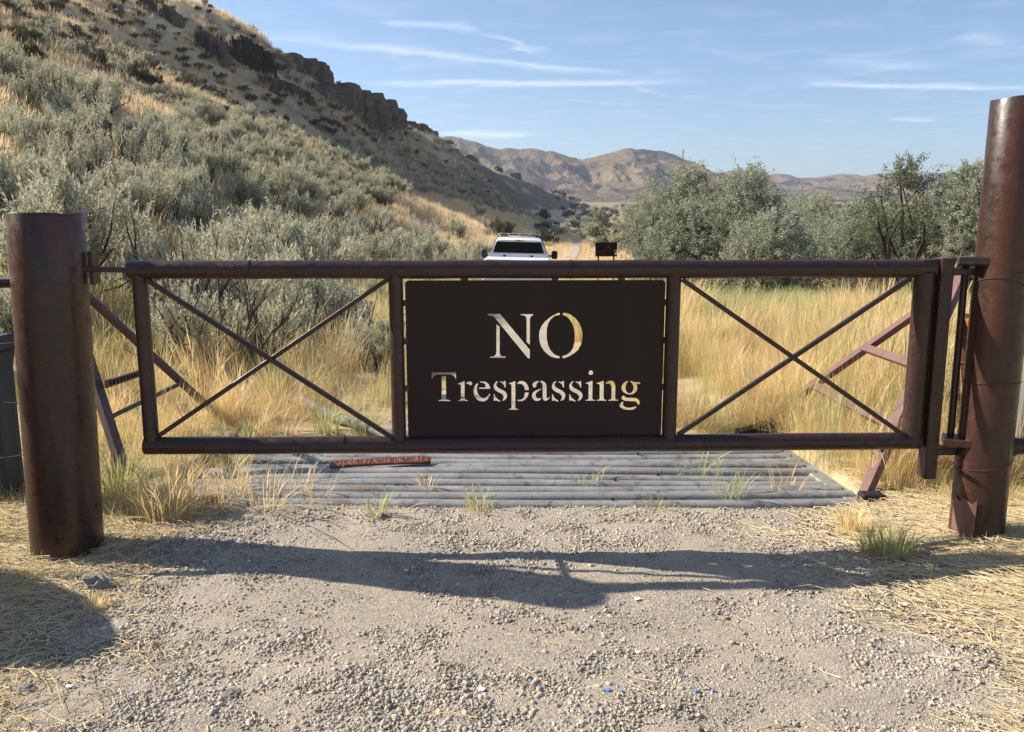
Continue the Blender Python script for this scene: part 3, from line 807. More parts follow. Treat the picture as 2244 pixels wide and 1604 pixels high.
for i in range(7):                                            # weathered skirt plate at the foot
    t = math.pi * (1.02 + .05 * i)
    for z in (-.1, .06, .13, .205 - .012 * (i % 3)):
        vs.append((RX + .131 * math.cos(t), RY + .131 * math.sin(t), float(G(RX, RY)) + z))
mt.add(vs, [(i * 4 + j, (i + 1) * 4 + j, (i + 1) * 4 + j + 1, i * 4 + j + 1) for i in range(6) for j in range(3)])
part('foot_patch', mt, M_WING, postR, 30, 'faded pinkish patch at the foot of the post')

# ------------------------------------------------------------------ cattle guard of steel rails
guard = thing('cattle_guard', 'grey galvanised cattle guard of ridged steel rails lying beyond the gate', 'cattle guard', (.1, 4.75, 0))
def profile_rail(x0, x1, y, z, seed, wid=.101):
    r_ = random.Random(seed); nseg = 26; m = MB()
    prof = [(-.5, -.075), (-.49, -.010), (-.44, .006), (-.30, .015), (.0, .020), (.30, .014), (.46, -.004), (.5, -.060)]
    ph = r_.uniform(0, 6); amp = r_.uniform(.004, .010); amp2 = r_.uniform(.002, .006)
    vs = []
    for i in range(nseg + 1):
        t = i / nseg; x = x0 + (x1 - x0) * t
        dz = amp * math.sin(t * 5 + ph) + .012 * (t - .5) * math.sin(ph * 3); dy = amp2 * math.sin(t * 7 + ph * 2) + .02 * math.sin(t * math.pi) * -1
        for (a_, h_) in prof: vs.append((x, y + a_ * wid + dy, z + h_ + dz))
    n = len(prof)
    fs = [(i * n + j, (i + 1) * n + j, (i + 1) * n + j + 1, i * n + j + 1) for i in range(nseg) for j in range(n - 1)]
    return m.add(vs, fs)
RAILY = []
for i in range(13):
    y = 4.80 + i * .121
    RAILY.append(y)
    x0 = -2.0 - .03 * ((i * 7) % 3) + (.35 if i == 0 else 0) + .018 * i; x1 = 1.985 - .012 * i + .02 * ((i * 5) % 3)
    part('rail', profile_rail(x0, x1, y, .012 + .003 * ((i * 3) % 4), 100 + i), M_GALV, guard, 50)
for i in (3, 4, 5, 6, 8, 9, 0, 1):                                  # bolt holes seen as dark discs on the rails
    x = .58 + .17 * ((i * 5) % 7) / 3; y = RAILY[i] - .012
    part('bolt_hole', MB().tube([(x, y, .030), (x, y, .0425)], .0095, 10), M_BLACKP, guard)
for x in (1.86,):
    part('end_beam', MB().bar((x + .14, 4.74, -.03), (x + .02, 6.3, -.03), .10, .10, (0, 0, 1), .006), M_GALV, guard)
part('end_cap', MB().box((2.05, 4.74, .03), (.13, .09, .12), None, .008), M_RUBBER, guard, label='dark block at the end of the front rail')
pole = thing('fallen_pole', 'pale weathered pole lying in the grass left of the track', 'pole', tuple(on_z(760, 915, .05)))
pa_, pb_ = on_z(632, 872, .10), on_z(872, 962, .06)
part('shaft', MB().tube([pa_.lerp(pb_, i / 8) + Vector((0, 0, .012 * math.sin(i * 1.3))) for i in range(9)], [.040, .044, .045, .043, .041, .04, .038, .037, .034], 10), M_WOOD, pole)

# wings (sloping side frames) of the cattle guard
def wing(label, apex, fr, rr, ts, side, mat=None):
    mat = mat or M_WING; ww = .07 if side > 0 else .05
    root = thing('cattle_guard_wing', label, 'guard wing', tuple((Vector(fr) + Vector(rr)) / 2), 'side wings of the cattle guard')
    apex, fr, rr = Vector(apex), Vector(fr), Vector(rr)
    nrm = (fr - apex).cross(rr - apex).normalized()
    part('front_leg', MB().bar(fr, apex, .085, .045, nrm, .003), mat, root)
    part('rear_leg', MB().bar(rr, apex + Vector((0, .05, -.06)), ww, .045, nrm, .003), mat, root)
    for t, w in ts:
        a_, b2 = fr.lerp(apex, t), rr.lerp(apex, t)
        part('crossbar', MB().bar(a_, b2, w, .04, nrm, .003), mat, root)
    return root
wR = wing('brown triangular cattle guard wing beside the hinge post', on_y(2108, 604, 5.75), (2.02, 4.80, .02), (1.96, 6.7, .02), ((.30, .06), (.56, .055)), 1)
part('clip', MB().box(Vector((2.02, 4.80, .02)).lerp(on_y(2108, 604, 5.75), .22) + Vector((-.05, -.03, .02)), (.08, .05, .05), None, .006), M_WING, wR)
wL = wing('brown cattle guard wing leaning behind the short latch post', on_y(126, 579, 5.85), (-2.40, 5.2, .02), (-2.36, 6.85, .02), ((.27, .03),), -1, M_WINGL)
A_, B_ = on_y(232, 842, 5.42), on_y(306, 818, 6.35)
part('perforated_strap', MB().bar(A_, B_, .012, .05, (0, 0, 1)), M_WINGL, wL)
for i in range(9):
    p_ = A_.lerp(B_, .08 + .1 * i); part('slot', MB().bar(p_ + Vector((.008, -.002, -.014)), p_ + Vector((.008, .004, .014)), .008, .016, (1, 0, 0)), M_BLACKP, wL)

# short rusty pipe behind the hinge
p0 = on_y(2088, 1030, 5.55)
sp_ = thing('pipe_post', 'short rusty pipe post wrapped in wire behind the gate hinge', 'post', (p0.x, 5.55, float(G(p0.x, 5.55))))
zt2 = on_y(2090, 690, 5.55).z
part('pipe', MB().tube([(p0.x, 5.55, -.1), (p0.x + .01, 5.55, zt2 * .5), (p0.x + .03, 5.55, zt2)], .066, 18), M_RUST, sp_)
part('stub', MB().tube([(p0.x - .02, 5.5, zt2 - .06), (p0.x + .11, 5.46, zt2 - .02)], .042, 14), M_RUSTCAP, sp_, label='orange rusted stub of pipe at the top')
for i, z in enumerate((.30, .36, .55, .70, .86)):
    pts = [(p0.x + .012 + .069 * math.cos(t * .3), 5.55 + .069 * math.sin(t * .3), z + .02 * math.sin(t * .3 + i)) for t in range(22)]
    part('wire_wrap', MB().tube(pts, .003, 5, False), M_WIRE, sp_)

# fence pieces at the picture's edges
fl = on_gate(20, 620); frl = thing('fence_rail', 'brown pipe fence rail running left from the short post', 'fence rail', (fl.x - .8, LY, 0))
part('pipe', MB().tube([(LX - .10, LY + .02, fl.z), (LX - 3.2, LY + .15, fl.z - .03)], .030, 14), M_GATE, frl)
fr_ = on_y(2235, 978, RY + .02); frr = thing('fence_rail', 'brown pipe fence rail running right from the tall post', 'fence rail', (fr_.x + .8, RY, 0))
part('pipe', MB().tube([(RX + .10, RY + .02, fr_.z), (RX + 3.2, RY + .12, fr_.z - .03)], .042, 14), M_GATE, frr)
part('collar', MB().tube([(RX + .13, RY + .02, fr_.z), (RX + .155, RY + .02, fr_.z)], .052, 14), M_GATE, frr)
tp = on_y(-8, 768, 4.85)
k = Mat('dark slate wood', .85, .2); k.color(k.ramp(k.noise(10, 6, .65, (1, 1, .06)), [(.3, (.030, .034, .035)), (.7, (.085, .092, .092))])).bump(k.noise(24, 5, .6, (1, 1, .05)), .006); M_SLATE = k.m
tpo = thing('timber_post', 'grey weathered timber post at the left edge behind the rail', 'post', (tp.x - .06, 4.85, float(G(tp.x, 4.85))))
part('shaft', MB().box((tp.x - .075, 4.85, tp.z / 2 - .05), (.22, .2, tp.z + .1), None, .012), M_SLATE, tpo)
part('cap_block', MB().box((tp.x - .03, 4.87, tp.z + .045), (.17, .16, .085), None, .008), M_SLATE, tpo)
p1 = on_y(2236, 900, 5.0)
tpr = thing('wooden_post', 'grey knotty wooden post at the right edge behind the tall post', 'post', (p1.x + .07, 5.0, float(G(p1.x + .07, 5.0))))
part('shaft', MB().tube([(p1.x + .06 + .01 * math.sin(i), 5.0, -.1 + i * .17) for i in range(8)], [.075, .07, .068, .07, .066, .068, .064, .062], 12), M_WOOD, tpr)
part('knot', MB().tube([(p1.x + .02, 4.94, .86), (p1.x - .01, 4.90, .885)], [.03, .016], 10), M_WOOD, tpr)
for i, (z, yy) in enumerate(((.72, 4.7), (1.02, 4.72), (.45, 4.7))):
    pts = [(LX - .17 - .16 * t, LY + .06 + .03 * t, z + .012 * math.sin(t * 1.7 + i) - .012 * t * (1 - t / 20)) for t in range(20)]
    w_ = thing('barbed_wire', ['middle', 'topmost', 'lowest'][i] + ' strand of rusty barbed wire left of the short post', 'wire', (LX - .5, LY + .1, z), 'barbed wire strands left of the gate')
    part('strand', MB().tube(pts, .0028, 5, False), M_RWIRE, w_)
    for t in range(1, 9):
        p_ = Vector(pts[t]); part('barb', MB().tube([p_ + Vector((-.012, .004, -.016)), p_ + Vector((.012, -.004, .016))], .002, 4), M_RWIRE, w_)

# rusty bar with scratched lettering, lying on the guard
STK = {'J': [[(.2, 1), (.9, 1)], [(.65, 1), (.65, .25), (.45, 0), (.15, .1), (.05, .3)]], 'E': [[(.9, 1), (.15, .95), (.1, 0), (.9, .02)], [(.12, .5), (.7, .5)]],
       'R': [[(.1, 0), (.15, 1), (.7, .95), (.75, .6), (.15, .5), (.95, 0)]], 'B': [[(.1, 0), (.15, 1), (.7, .9), (.65, .55), (.15, .5), (.8, .35), (.75, .05), (.1, 0)]],
       'K': [[(.15, 0), (.2, 1)], [(.95, .8), (.2, .5), (1.0, 0)]], 'U': [[(.1, 1), (.15, .1), (.6, 0), (.8, .2), (.85, 1)]], 'F': [[(.9, 1), (.15, .95), (.1, 0)], [(.12, .5), (.7, .52)]],
       'O': [[(.5, 1), (.1, .6), (.2, .1), (.6, 0), (.9, .4), (.8, .85), (.5, 1)]], '"': [[(.3, 1), (.25, .6)], [(.6, 1), (.55, .6)]], '2': [[(.1, .8), (.4, 1), (.8, .8), (.1, .05), (.9, .05)]],
       '0': [[(.5, 1), (.15, .6), (.3, .05), (.7, .1), (.85, .6), (.5, 1)]], '1': [[(.5, 1), (.45, 0)]], '3': [[(.1, .9), (.6, 1), (.8, .75), (.35, .55), (.85, .3), (.5, 0), (.1, .1)]],
       'N': [[(.1, 0), (.1, 1), (.85, 0), (.85, 1)]], 'I': [[(.5, 0), (.5, 1)]], 'S': [[(.85, .9), (.4, 1), (.15, .75), (.8, .3), (.5, 0), (.1, .1)]],
       'M': [[(.05, 0), (.15, 1), (.5, .3), (.85, 1), (.95, 0)]], '+': [[(.5, .05), (.5, .95)], [(.05, .5), (1.0, .5)]], ' ': []}
def scrawl(text, place, rw=.0024, seed=1):
    """hand drawn strokes; place(s, t) maps text length 0..1 and height 0..1 to a point"""
    r_ = random.Random(seed); m = MB(); n = len(text)
    for i, ch in enumerate(text):
        for st in STK[ch]:
            pts = [place((i + .08 + .80 * x + r_.uniform(-.03, .03)) / n, y + r_.uniform(-.05, .05)) for x, y in st]
            m.tube(pts, rw, 5)
    return m
ba, bb = on_z(724, 1022, .047), on_z(944, 1012, .047)
rbar = thing('rusty_bar', 'rusty red bar with pink scratched lettering lying on the guard rails', 'steel bar', tuple((ba + bb) / 2))
def bar_pt(s, t, w=.062): 
    p_ = ba.lerp(bb, s); return p_ + Vector((0, -w / 2 + w * t, .006 * math.sin(s * 3) + .008 + t * .022))
mb_ = MB(); vs = []
for i in range(15):
    s = i / 14; e_ = .35 if i in (0, 14) else 0
    p_ = bar_pt(s, 0); q_ = bar_pt(s, 1)
    for a_, dz in ((p_.lerp(q_, e_ * .4), 0), (q_.lerp(p_, e_ * .4), 0), (q_, -.014), (p_, -.014)): vs.append(a_ + Vector((0, 0, dz)))
fs = [(i * 4 + j, (i + 1) * 4 + j, (i + 1) * 4 + (j + 1) % 4, i * 4 + (j + 1) % 4) for i in range(14) for j in range(4)] + [(0, 1, 2, 3), (59, 58, 57, 56)]
mb_.add(vs, fs); part('bar', mb_, M_RUST, rbar, 30)
part('lettering', scrawl('"JERR"BEK"UFOK"2013', lambda s, t: bar_pt(.02 + s * .96, .16 + .68 * t) + Vector((0, 0, .0006)), .0020, 3), M_PINK, rbar, 30)
# black paint scrawl on one rail
yr = RAILY[2]
xa, xb = on_z(788, 1098, .03).x, on_z(898, 1092, .03).x
def rail_pt(s, t): return Vector((xa + (xb - xa) * s, yr - .038 + .066 * t, .0335 + .010 * math.sin(math.pi * t)))
part('paint_scrawl', scrawl('NISIOM+', rail_pt, .0030, 5), M_BLACKP, guard, 30)

# scrap of black rubber beyond the guard
sc0 = on_z(1664, 950, .02)
scr = thing('rubber_scrap', 'curled black scrap of rubber lying in the golden grass', 'scrap', tuple(sc0))
vs = []; nn = 12
for i in range(nn + 1):
    t = i / nn; x = -.17 + .30 * t
    hh = .035 + .11 * t ** 1.5 * (1 if t < .86 else 1 - (t - .86) * 3.5)
    for (yy, zz) in ((-.07, -.02), (-.05, hh * .7), (.0, hh), (.05, hh * .8), (.07, -.02)): vs.append((sc0.x + x, sc0.y + yy + .05 * t, sc0.z + zz))
part('body', MB().add(vs, [(i * 5 + j, (i + 1) * 5 + j, (i + 1) * 5 + j + 1, i * 5 + j + 1) for i in range(nn) for j in range(4)] + [(0, 1, 2, 3, 4), tuple(range(nn * 5, nn * 5 + 5))]), M_RUBBER, scr)

# ------------------------------------------------------------------ pickup truck on the track
k = Mat('white car paint', .28, .5); k.color((.72, .73, .76)); M_WHITE = k.m
k = Mat('car glass', .12, .12); k.color((.008, .009, .011)); M_GLASS = k.m
k = Mat('black plastic', .5, .4); k.color((.012, .012, .014)); M_PLAST = k.m
k = Mat('diamond plate', .35, .5, .8); k.color((.55, .56, .58)).bump(k.voronoi(60), .004); M_DPLATE = k.m
k = Mat('red lamp', .2, .5); k.color((.40, .012, .015)); M_RED = k.m
k = Mat('aluminium', .35, .5, .7); k.color((.55, .56, .57)); M_ALU = k.m
TY = 25.6; TX = on_y(1131, 560, TY).x; TZ = float(G(TX, TY + 1.5)) + .02
truck = thing('pickup_truck', 'white pickup truck seen from behind with a light bar on its roof', 'pickup truck', (TX, TY, TZ))
truck.rotation_euler = (0, R(1.3), R(-1.5))
def tpart(name, mb, mat, par=truck, sm=30): return link(name, mb.mesh(name, (0, 0, 0), sm), mat, par)
def hull(rows, caps=True):
    """skin through cross-section rows [(y, [(x, z)...])]"""
    m = MB(); n = len(rows[0][1]); vs = [(x, y, z) for y, pr in rows for x, z in pr]
    fs = [(i * n + j, i * n + (j + 1) % n, (i + 1) * n + (j + 1) % n, (i + 1) * n + j) for i in range(len(rows) - 1) for j in range(n)]
    if caps: fs += [tuple(range(n))[::-1], tuple(range((len(rows) - 1) * n, len(rows) * n))]
    return m.add(vs, fs)
def sect(w, z0, z1, b=.06): return [(-w + b, z0), (w - b, z0), (w, z0 + b), (w, z1 - b), (w - b, z1), (-w + b, z1), (-w, z1 - b), (-w, z0 + b)]
tpart('bed', hull([(0, sect(.98, .55, 1.38)), (.05, sect(1.0, .52, 1.40)), (1.95, sect(1.0, .52, 1.40))]), M_WHITE)
tpart('tailgate', MB().box((0, -.02, .98), (1.62, .06, .70), None, .015), M_WHITE)
bmp = tpart('rear_bumper', MB().box((0, -.12, .58), (1.96, .2, .22), None, .04), M_DPLATE)
cab = tpart('cab', hull([(1.97, sect(.99, .50, 1.42)), (3.55, sect(1.0, .48, 1.42)), (5.3, sect(.98, .5, 1.25)), (5.62, sect(.90, .55, 1.15))]), M_WHITE)
def cs(y, wb, wt, zt): return (y, [(-wb, 1.40), (wb, 1.40), (wb - .05, 1.50), (wt + .03, zt - .14), (wt - .03, zt - .03), (wt - .16, zt), (-wt + .16, zt), (-wt + .03, zt - .03), (-wt - .03, zt - .14), (-wb + .05, 1.50)])
rf = tpart('roof', hull([cs(2.02, .95, .72, 1.90), cs(2.22, .95, .71, 1.965), cs(3.0, .95, .71, 1.97), cs(3.5, .93, .66, 1.90), cs(4.05, .90, .60, 1.46)]), M_WHITE)
rw_ = MB().add([(-.82, 2.0, 1.44), (.82, 2.0, 1.44), (.70, 2.005, 1.84), (-.70, 2.005, 1.84), (-.82, 2.05, 1.44), (.82, 2.05, 1.44), (.70, 2.05, 1.84), (-.70, 2.05, 1.84)],
               [(0, 1, 2, 3), (7, 6, 5, 4), (0, 4, 5, 1), (1, 5, 6, 2), (2, 6, 7, 3), (3, 7, 4, 0)])
tpart('rear_window', rw_, M_GLASS)
for s in (-1, 1):
    tpart('side_window', MB().add([(s * .925, 2.15, 1.48), (s * .925, 3.5, 1.48), (s * .735, 3.3, 1.84), (s * .765, 2.3, 1.85), (s * .86, 2.15, 1.48), (s * .86, 3.5, 1.48), (s * .68, 3.3, 1.84), (s * .70, 2.3, 1.85)],
          [(0, 1, 2, 3), (7, 6, 5, 4), (0, 4, 5, 1), (1, 5, 6, 2), (2, 6, 7, 3), (3, 7, 4, 0)]), M_GLASS)
    mi = tpart('side_mirror', MB().box((s * 1.17, 3.42, 1.40), (.20, .12, .27), None, .04), M_PLAST)
    tpart('mirror_arm', MB().bar((s * .96, 3.46, 1.36), (s * 1.12, 3.43, 1.36), .05, .06), M_PLAST, mi)
    tpart('tail_light', MB().box((s * .93, -.015, 1.10), (.11, .06, .42), None, .01), M_RED)
    for yy in (.95, 4.55):
        wh = tpart('wheel', MB().lathe([(.06, -.12), (.30, -.13), (.38, -.10), (.395, -.04), (.395, .04), (.38, .10), (.30, .13), (.06, .12)], 24), M_RUBBER)
        wh.location = (s * .86, yy, .385); wh.rotation_euler = (0, R(90), 0)
        tpart('rim', MB().lathe([(.01, -.126), (.12, -.135), (.24, -.128), (.26, -.135), (.01, -.135)], 18).lathe([(.01, .126), (.12, .135), (.24, .128), (.26, .135), (.01, .135)], 18), M_ALU, wh)
for s in (-.4, .38):
    tpart('headrest', MB().box((s, 2.25, 1.57), (.26, .10, .22), None, .04), M_PLAST)
tb = tpart('tool_box', MB().box((0, 1.66, 1.435), (1.86, .50, .13), None, .012), M_DPLATE)
mz = MB()
for i in range(30): mz.prism([(-.03, 0), (.03, 0), (0, .022)], -.01, .01, Matrix(((1, 0, 0, -.88 + i * .0607), (0, 0, 1, 1.42), (0, 1, 0, 1.498), (0, 0, 0, 1))))
zz_ = tpart('toothed_edge', mz, M_DPLATE, tb, 0); zz_['kind'] = 'stuff'
for s in (-.42, .42): tpart('latch', MB().box((s, 1.395, 1.43), (.09, .02, .05), None, .006), M_PLAST, tb)
tpart('brake_lamp', MB().box((0, 2.03, 1.885), (.16, .06, .04), None, .008), M_RED)
for s in (-.14, .14): tpart('cargo_lamp', MB().box((s, 2.03, 1.885), (.11, .055, .036), None, .008), M_ALU)
lbq = tpart('light_bar', MB().box((0, 2.75, 2.055), (1.36, .30, .055), None, .015), M_ALU)
for i in range(4): tpart('lens', MB().box((-.50 + i * .333, 2.595, 2.055), (.27, .02, .036), None, .005), M_PLAST, lbq)
for s in (-.55, .55): tpart('bracket', MB().box((s, 2.75, 2.0), (.05, .2, .07)), M_PLAST, lbq)

# dark panel of a sign standing in the grass beyond the truck
YS = 34.0
pa_, pb_ = on_y(1305, 531, YS), on_y(1352, 562, YS)
sgn = thing('back_of_sign', 'dark rust streaked metal panel standing in the grass right of the truck', 'sign', ((pa_.x + pb_.x) / 2, YS, float(G((pa_.x + pb_.x) / 2, YS))))
k = Mat('dark rusty sheet', .8, .2); k.color(k.ramp(k.noise(5, 5, .7), [(.45, (.012, .010, .010)), (.60, (.05, .022, .014)), (.75, (.20, .07, .03))])); M_DSHEET = k.m
part('panel', MB().box(((pa_.x + pb_.x) / 2, YS, (pa_.z + pb_.z) / 2), (pb_.x - pa_.x, .03, pa_.z - pb_.z)), M_DSHEET, sgn, 0)
for x in (pa_.x + .12, pb_.x - .12): part('leg', MB().bar((x, YS + .04, float(G(x, YS)) - .2), (x, YS + .04, pa_.z - .03), .06, .06, (0, 1, 0)), M_RUST, sgn, 0)

# ------------------------------------------------------------------ plants
def diamonds(P0, D, L, W, tint, rg):
    """leaf faces: base points P0, unit directions D, lengths, widths -> verts, quads"""
    n = len(P0); r_ = rg.normal(size=(n, 3)); S = np.cross(D, r_); S /= np.linalg.norm(S, axis=1, keepdims=True) + 1e-9
    L = np.asarray(L)[:, None]; W = np.asarray(W)[:, None]
    m_ = P0 + D * L * .45
    V_ = np.stack([P0, m_ + S * W * .5, P0 + D * L, m_ - S * W * .5], 1).reshape(-1, 3)
    return V_, np.arange(n * 4).reshape(-1, 4), np.repeat(tint, 4)
def unit(v): return v / (np.linalg.norm(v, axis=-1, keepdims=True) + 1e-9)
def sage_meshes(seed, lod=0, dead=.0):
    rg = np.random.default_rng(seed); st = MB(); tips = []; tdir = []
    ns = rg.integers(9, 13)
    for i in range(ns):
        az = 2 * math.pi * (i + rg.uniform(-.3, .3)) / ns; inc = math.radians(rg.uniform(8, 58)); L = rg.uniform(.55, .85)
        p = np.array([.06 * math.cos(az), .06 * math.sin(az), -.06]); d = np.array([math.sin(inc) * math.cos(az), math.sin(inc) * math.sin(az), math.cos(inc)])
        pts = [p.copy()]
        for j in range(5):
            d = unit(d + rg.normal(0, .22, 3) + np.array([0, 0, .10])); p = p + d * L / 5; p[2] = max(p[2], .05); pts.append(p.copy())
        r0 = rg.uniform(.016, .028)
        st.tube(pts, [r0 * (1 - .13 * j) for j in range(6)], 5 if lod == 0 else 3, False)
        for b in range(rg.integers(6, 9)):
            t = rg.uniform(.35, 1.0) * 5; j = min(int(t), 4); q = pts[j] + (pts[j + 1] - pts[j]) * (t - j)
            e = unit(d * .6 + rg.normal(0, .55, 3) + np.array([0, 0, .75])); M_ = rg.uniform(.20, .40)
            q2 = q + e * M_ * .5; e2 = unit(e + rg.normal(0, .25, 3) + np.array([0, 0, .3])); q3 = q2 + e2 * M_ * .5
            st.tube([q, q2, q3], [.009, .006, .003], 4 if lod == 0 else 3, False)
            if rg.uniform() < dead: continue
            for s in range(24 if lod == 0 else 11):
                f = rg.uniform(.45, 1.08); base = q + (q2 - q) * min(f * 2, 1) + (q3 - q2) * max(f * 2 - 1, 0)
                tips.append(base + rg.normal(0, .035, 3)); tdir.append(unit(e2 * .45 + rg.normal(0, .33, 3) + np.array([0, 0, 1.0])))
    sm = st.mesh('stems', (0, 0, 0), 0)
    T_ = np.array(tips); Dv = np.array(tdir); n = len(T_)
    nl = 10 if lod == 0 else 4
    SL = rg.uniform(.07, .17, n)
    P0 = []; DD = []; LL = []; WW = []; TT = []
    hmax = T_[:, 2].max()
    for q in range(nl):
        f = (q + rg.uniform(0, 1, n)) / nl
        P0.append(T_ + Dv * (SL * f)[:, None]); DD.append(unit(Dv + rg.normal(0, .42, (n, 3))))
        LL.append(rg.uniform(.026, .050, n) * (1 if lod == 0 else 2.2)); WW.append(rg.uniform(.009, .016, n) * (1 if lod == 0 else 2.6))
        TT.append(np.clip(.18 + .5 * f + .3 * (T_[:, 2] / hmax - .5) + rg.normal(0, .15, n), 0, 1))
    V_, Q_, t_ = diamonds(np.concatenate(P0), np.concatenate(DD), np.concatenate(LL), np.concatenate(WW), np.concatenate(TT), rg)
    return sm, np_mesh('foliage', V_, Q_, None, False, {'tint': t_})
SAGE = [sage_meshes(200 + i, 0, .10 if i < 5 else .55) for i in range(7)]
SAGE_LO = [sage_meshes(230 + i, 1, .05) for i in range(4)]
for s_, f_ in SAGE + SAGE_LO: s_.materials.append(M_SBARK); f_.materials.append(M_SAGE)
DARK = []
for s_, f_ in (SAGE[1], SAGE[3]):
    f2 = f_.copy(); f2.materials.clear(); f2.materials.append(M_SAGED); DARK.append((s_, f2))

def inside(poly, x, y):
    c_ = False; n = len(poly); j = n - 1
    for i in range(n):
        xi, yi = poly[i]; xj, yj = poly[j]
        if (yi > y) != (yj > y) and x < (xj - xi) * (y - yi) / (yj - yi) + xi: c_ = not c_
        j = i
    return c_
GOLD = [([(800, 450), (930, 428), (1040, 452), (1150, 478), (1245, 505), (1300, 580), (760, 580), (760, 520)], .03),
        ([(150, 205), (330, 215), (420, 330), (330, 330), (200, 270)], .12), ([(0, 70), (140, 130), (520, 280), (480, 330), (220, 230), (0, 150)], .40),
        ([(900, 270), (1010, 330), (1270, 445), (1200, 462), (1020, 405), (900, 330)], .10),
        ([(650, 330), (760, 345), (740, 370), (660, 352)], .1)]
TOPLINE = ([-200, 0, 300, 480, 640, 800, 900, 1000, 1130, 1250], [120, 168, 196, 262, 300, 318, 332, 410, 440, 480])
def sage_density(px, py):
    d = .86
    if py < np.interp(px, *TOPLINE): d = .60
    if py < np.interp(px, [0, 300, 430, 640], [-10, 10, 60, 130]): d = .14
    for poly, dd in GOLD:
        if inside(poly, px, py): d = min(d, dd)
    return d
spots = []
for spacing, v0, v1 in ((1.55, 7.5, 62), (2.1, 62, 150), (3.0, 150, 330)):
    for v in np.arange(v0, v1, spacing):
        for u in np.arange(2.0 if v > 14 else 3.3, 78, spacing):
            if spacing < 1.7 and u > 2.2 * v + 14: break
            uj, vj = u + rng.uniform(-.42, .42) * spacing, v + rng.uniform(-.42, .42) * spacing
            x, y = -uj * C5 + vj * S5, uj * S5 + vj * C5
            if y < 6: continue
            if abs(x - float(np.interp(y, [0, 26, 70, 165, 320], [0, .2, 4.2, 12, 20.5]))) < 2.6: continue
            spots.append((x, y))
spots = np.array(spots); sz = G(spots[:, 0], spots[:, 1])
cand = []
for (x, y), z in zip(spots, sz):
    px, py, d = project((x, y, z))
    if d < 4 or px < -160 or px > 1420 or py < -60 or py > 1010: continue
    if rng.uniform() > sage_density(px, py): continue
    if y < 11 and rng.uniform() < .35: continue
    upper = py < np.interp(px, *TOPLINE)
    sc = rng.uniform(.62, 1.75) * (1.0 if not upper else .8)
    if y < 9: sc *= .8
    cand.append([x, y, z, sc, px, py, d, upper])
# a few bushes placed where the photo shows single ones
for px, py, wpx, dark in ((1000, 528, 80, 0), (1098, 530, 85, 1), (852, 566, 70, 0), (1215, 505, 55, 1), (1185, 470, 60, 0), (950, 560, 60, 0), (690, 640, 170, 0), (560, 640, 120, 0),
                          (820, 700, 150, 0), (262, 640, 110, 0), (250, 720, 110, 0), (20, 560, 190, 0), (110, 470, 220, 0), (780, 480, 150, 0), (640, 470, 170, 0),
                          (1330, 478, 60, 1), (1395, 486, 55, 1), (1285, 470, 50, 1)):
    p = hit(px, py)
    if p is None: continue
    _, _, d = project(p); sc = wpx / F * d / 1.5
    cand.append([p.x, p.y, p.z, min(max(sc, .45), 1.7 if not dark else 3.0), px, py, d, bool(dark)])
for x, y, sc in [(-2.35, 10.2, .80), (-1.5, 9.6, .70), (-1.9, 11.2, .9), (-3.9, 11.8, .9), (-4.9, 7.4, .6), (-2.7, 8.6, .38)]:
    z = float(G(x, y)); px, py, d = project((x, y, z)); cand.append([x, y, z, sc, px, py, d, False])
cand.sort(key=lambda q: -q[3] / q[6])
NSAGE = 290
ORD = ['first', 'second', 'third', 'fourth', 'fifth', 'sixth', 'seventh', 'eighth', 'ninth', 'tenth', 'eleventh', 'twelfth', 'thirteenth', 'fourteenth', 'fifteenth', 'sixteenth', 'seventeenth',
       'eighteenth', 'nineteenth', 'twentieth', 'twenty-first', 'twenty-second', 'twenty-third', 'twenty-fourth']
near_rank = {}
big = [i for i in range(min(NSAGE, len(cand))) if 0 < cand[i][4] < 1300 and not cand[i][7]][:120]
BANDS = [(590, 2000, 'rooted below the gate top rail'), (530, 590, 'rooted level with the gate top rail'), (480, 530, 'just above the gate top rail'), (430, 480, 'in the second row above the gate rail'),
         (385, 430, 'in the third row above the gate rail'), (340, 385, 'in the fourth row above the gate rail')]
for lo_, hi_, nm in BANDS:
    r_ = sorted([i for i in big if lo_ <= cand[i][5] < hi_], key=lambda i: cand[i][4])
    for q, i in enumerate(r_[:len(ORD)]): near_rank[i] = '%s large sagebrush from the left %s' % (ORD[q], nm)
for i, (x, y, z, sc, px, py, d, upper) in enumerate(cand[:NSAGE]):
    dark = upper and (rng.uniform() < .5 or px > 1000)
    if i in near_rank: lab = near_rank[i]
    elif dark: lab = 'small dark olive shrub on the golden upper hillside'
    elif upper: lab = 'grey sagebrush standing apart on the golden upper slope'
    elif py < 330: lab = 'grey green sagebrush in the middle of the hillside thicket'
    else: lab = 'silvery sagebrush in the dense thicket on the lower slope'
    o = thing('dark_shrub' if dark else 'sagebrush', lab, 'shrub' if dark else 'sagebrush', (x, y, z - .03), 'dark shrubs on the upper hillside' if dark else 'sagebrush over the hillside')
    sm_s, fm = DARK[i % 2] if dark else SAGE[int(rng.integers(0, 7)) if d < 16 else int(rng.integers(0, 6))]
    o.rotation_euler = (rng.uniform(-.1, .1), rng.uniform(-.1, .1), rng.uniform(0, 6.28))
    o.scale = (sc * rng.uniform(.9, 1.15), sc * rng.uniform(.9, 1.15), sc * rng.uniform(.85, 1.12))
    link('stems', sm_s, None, o); link('foliage', fm, None, o)

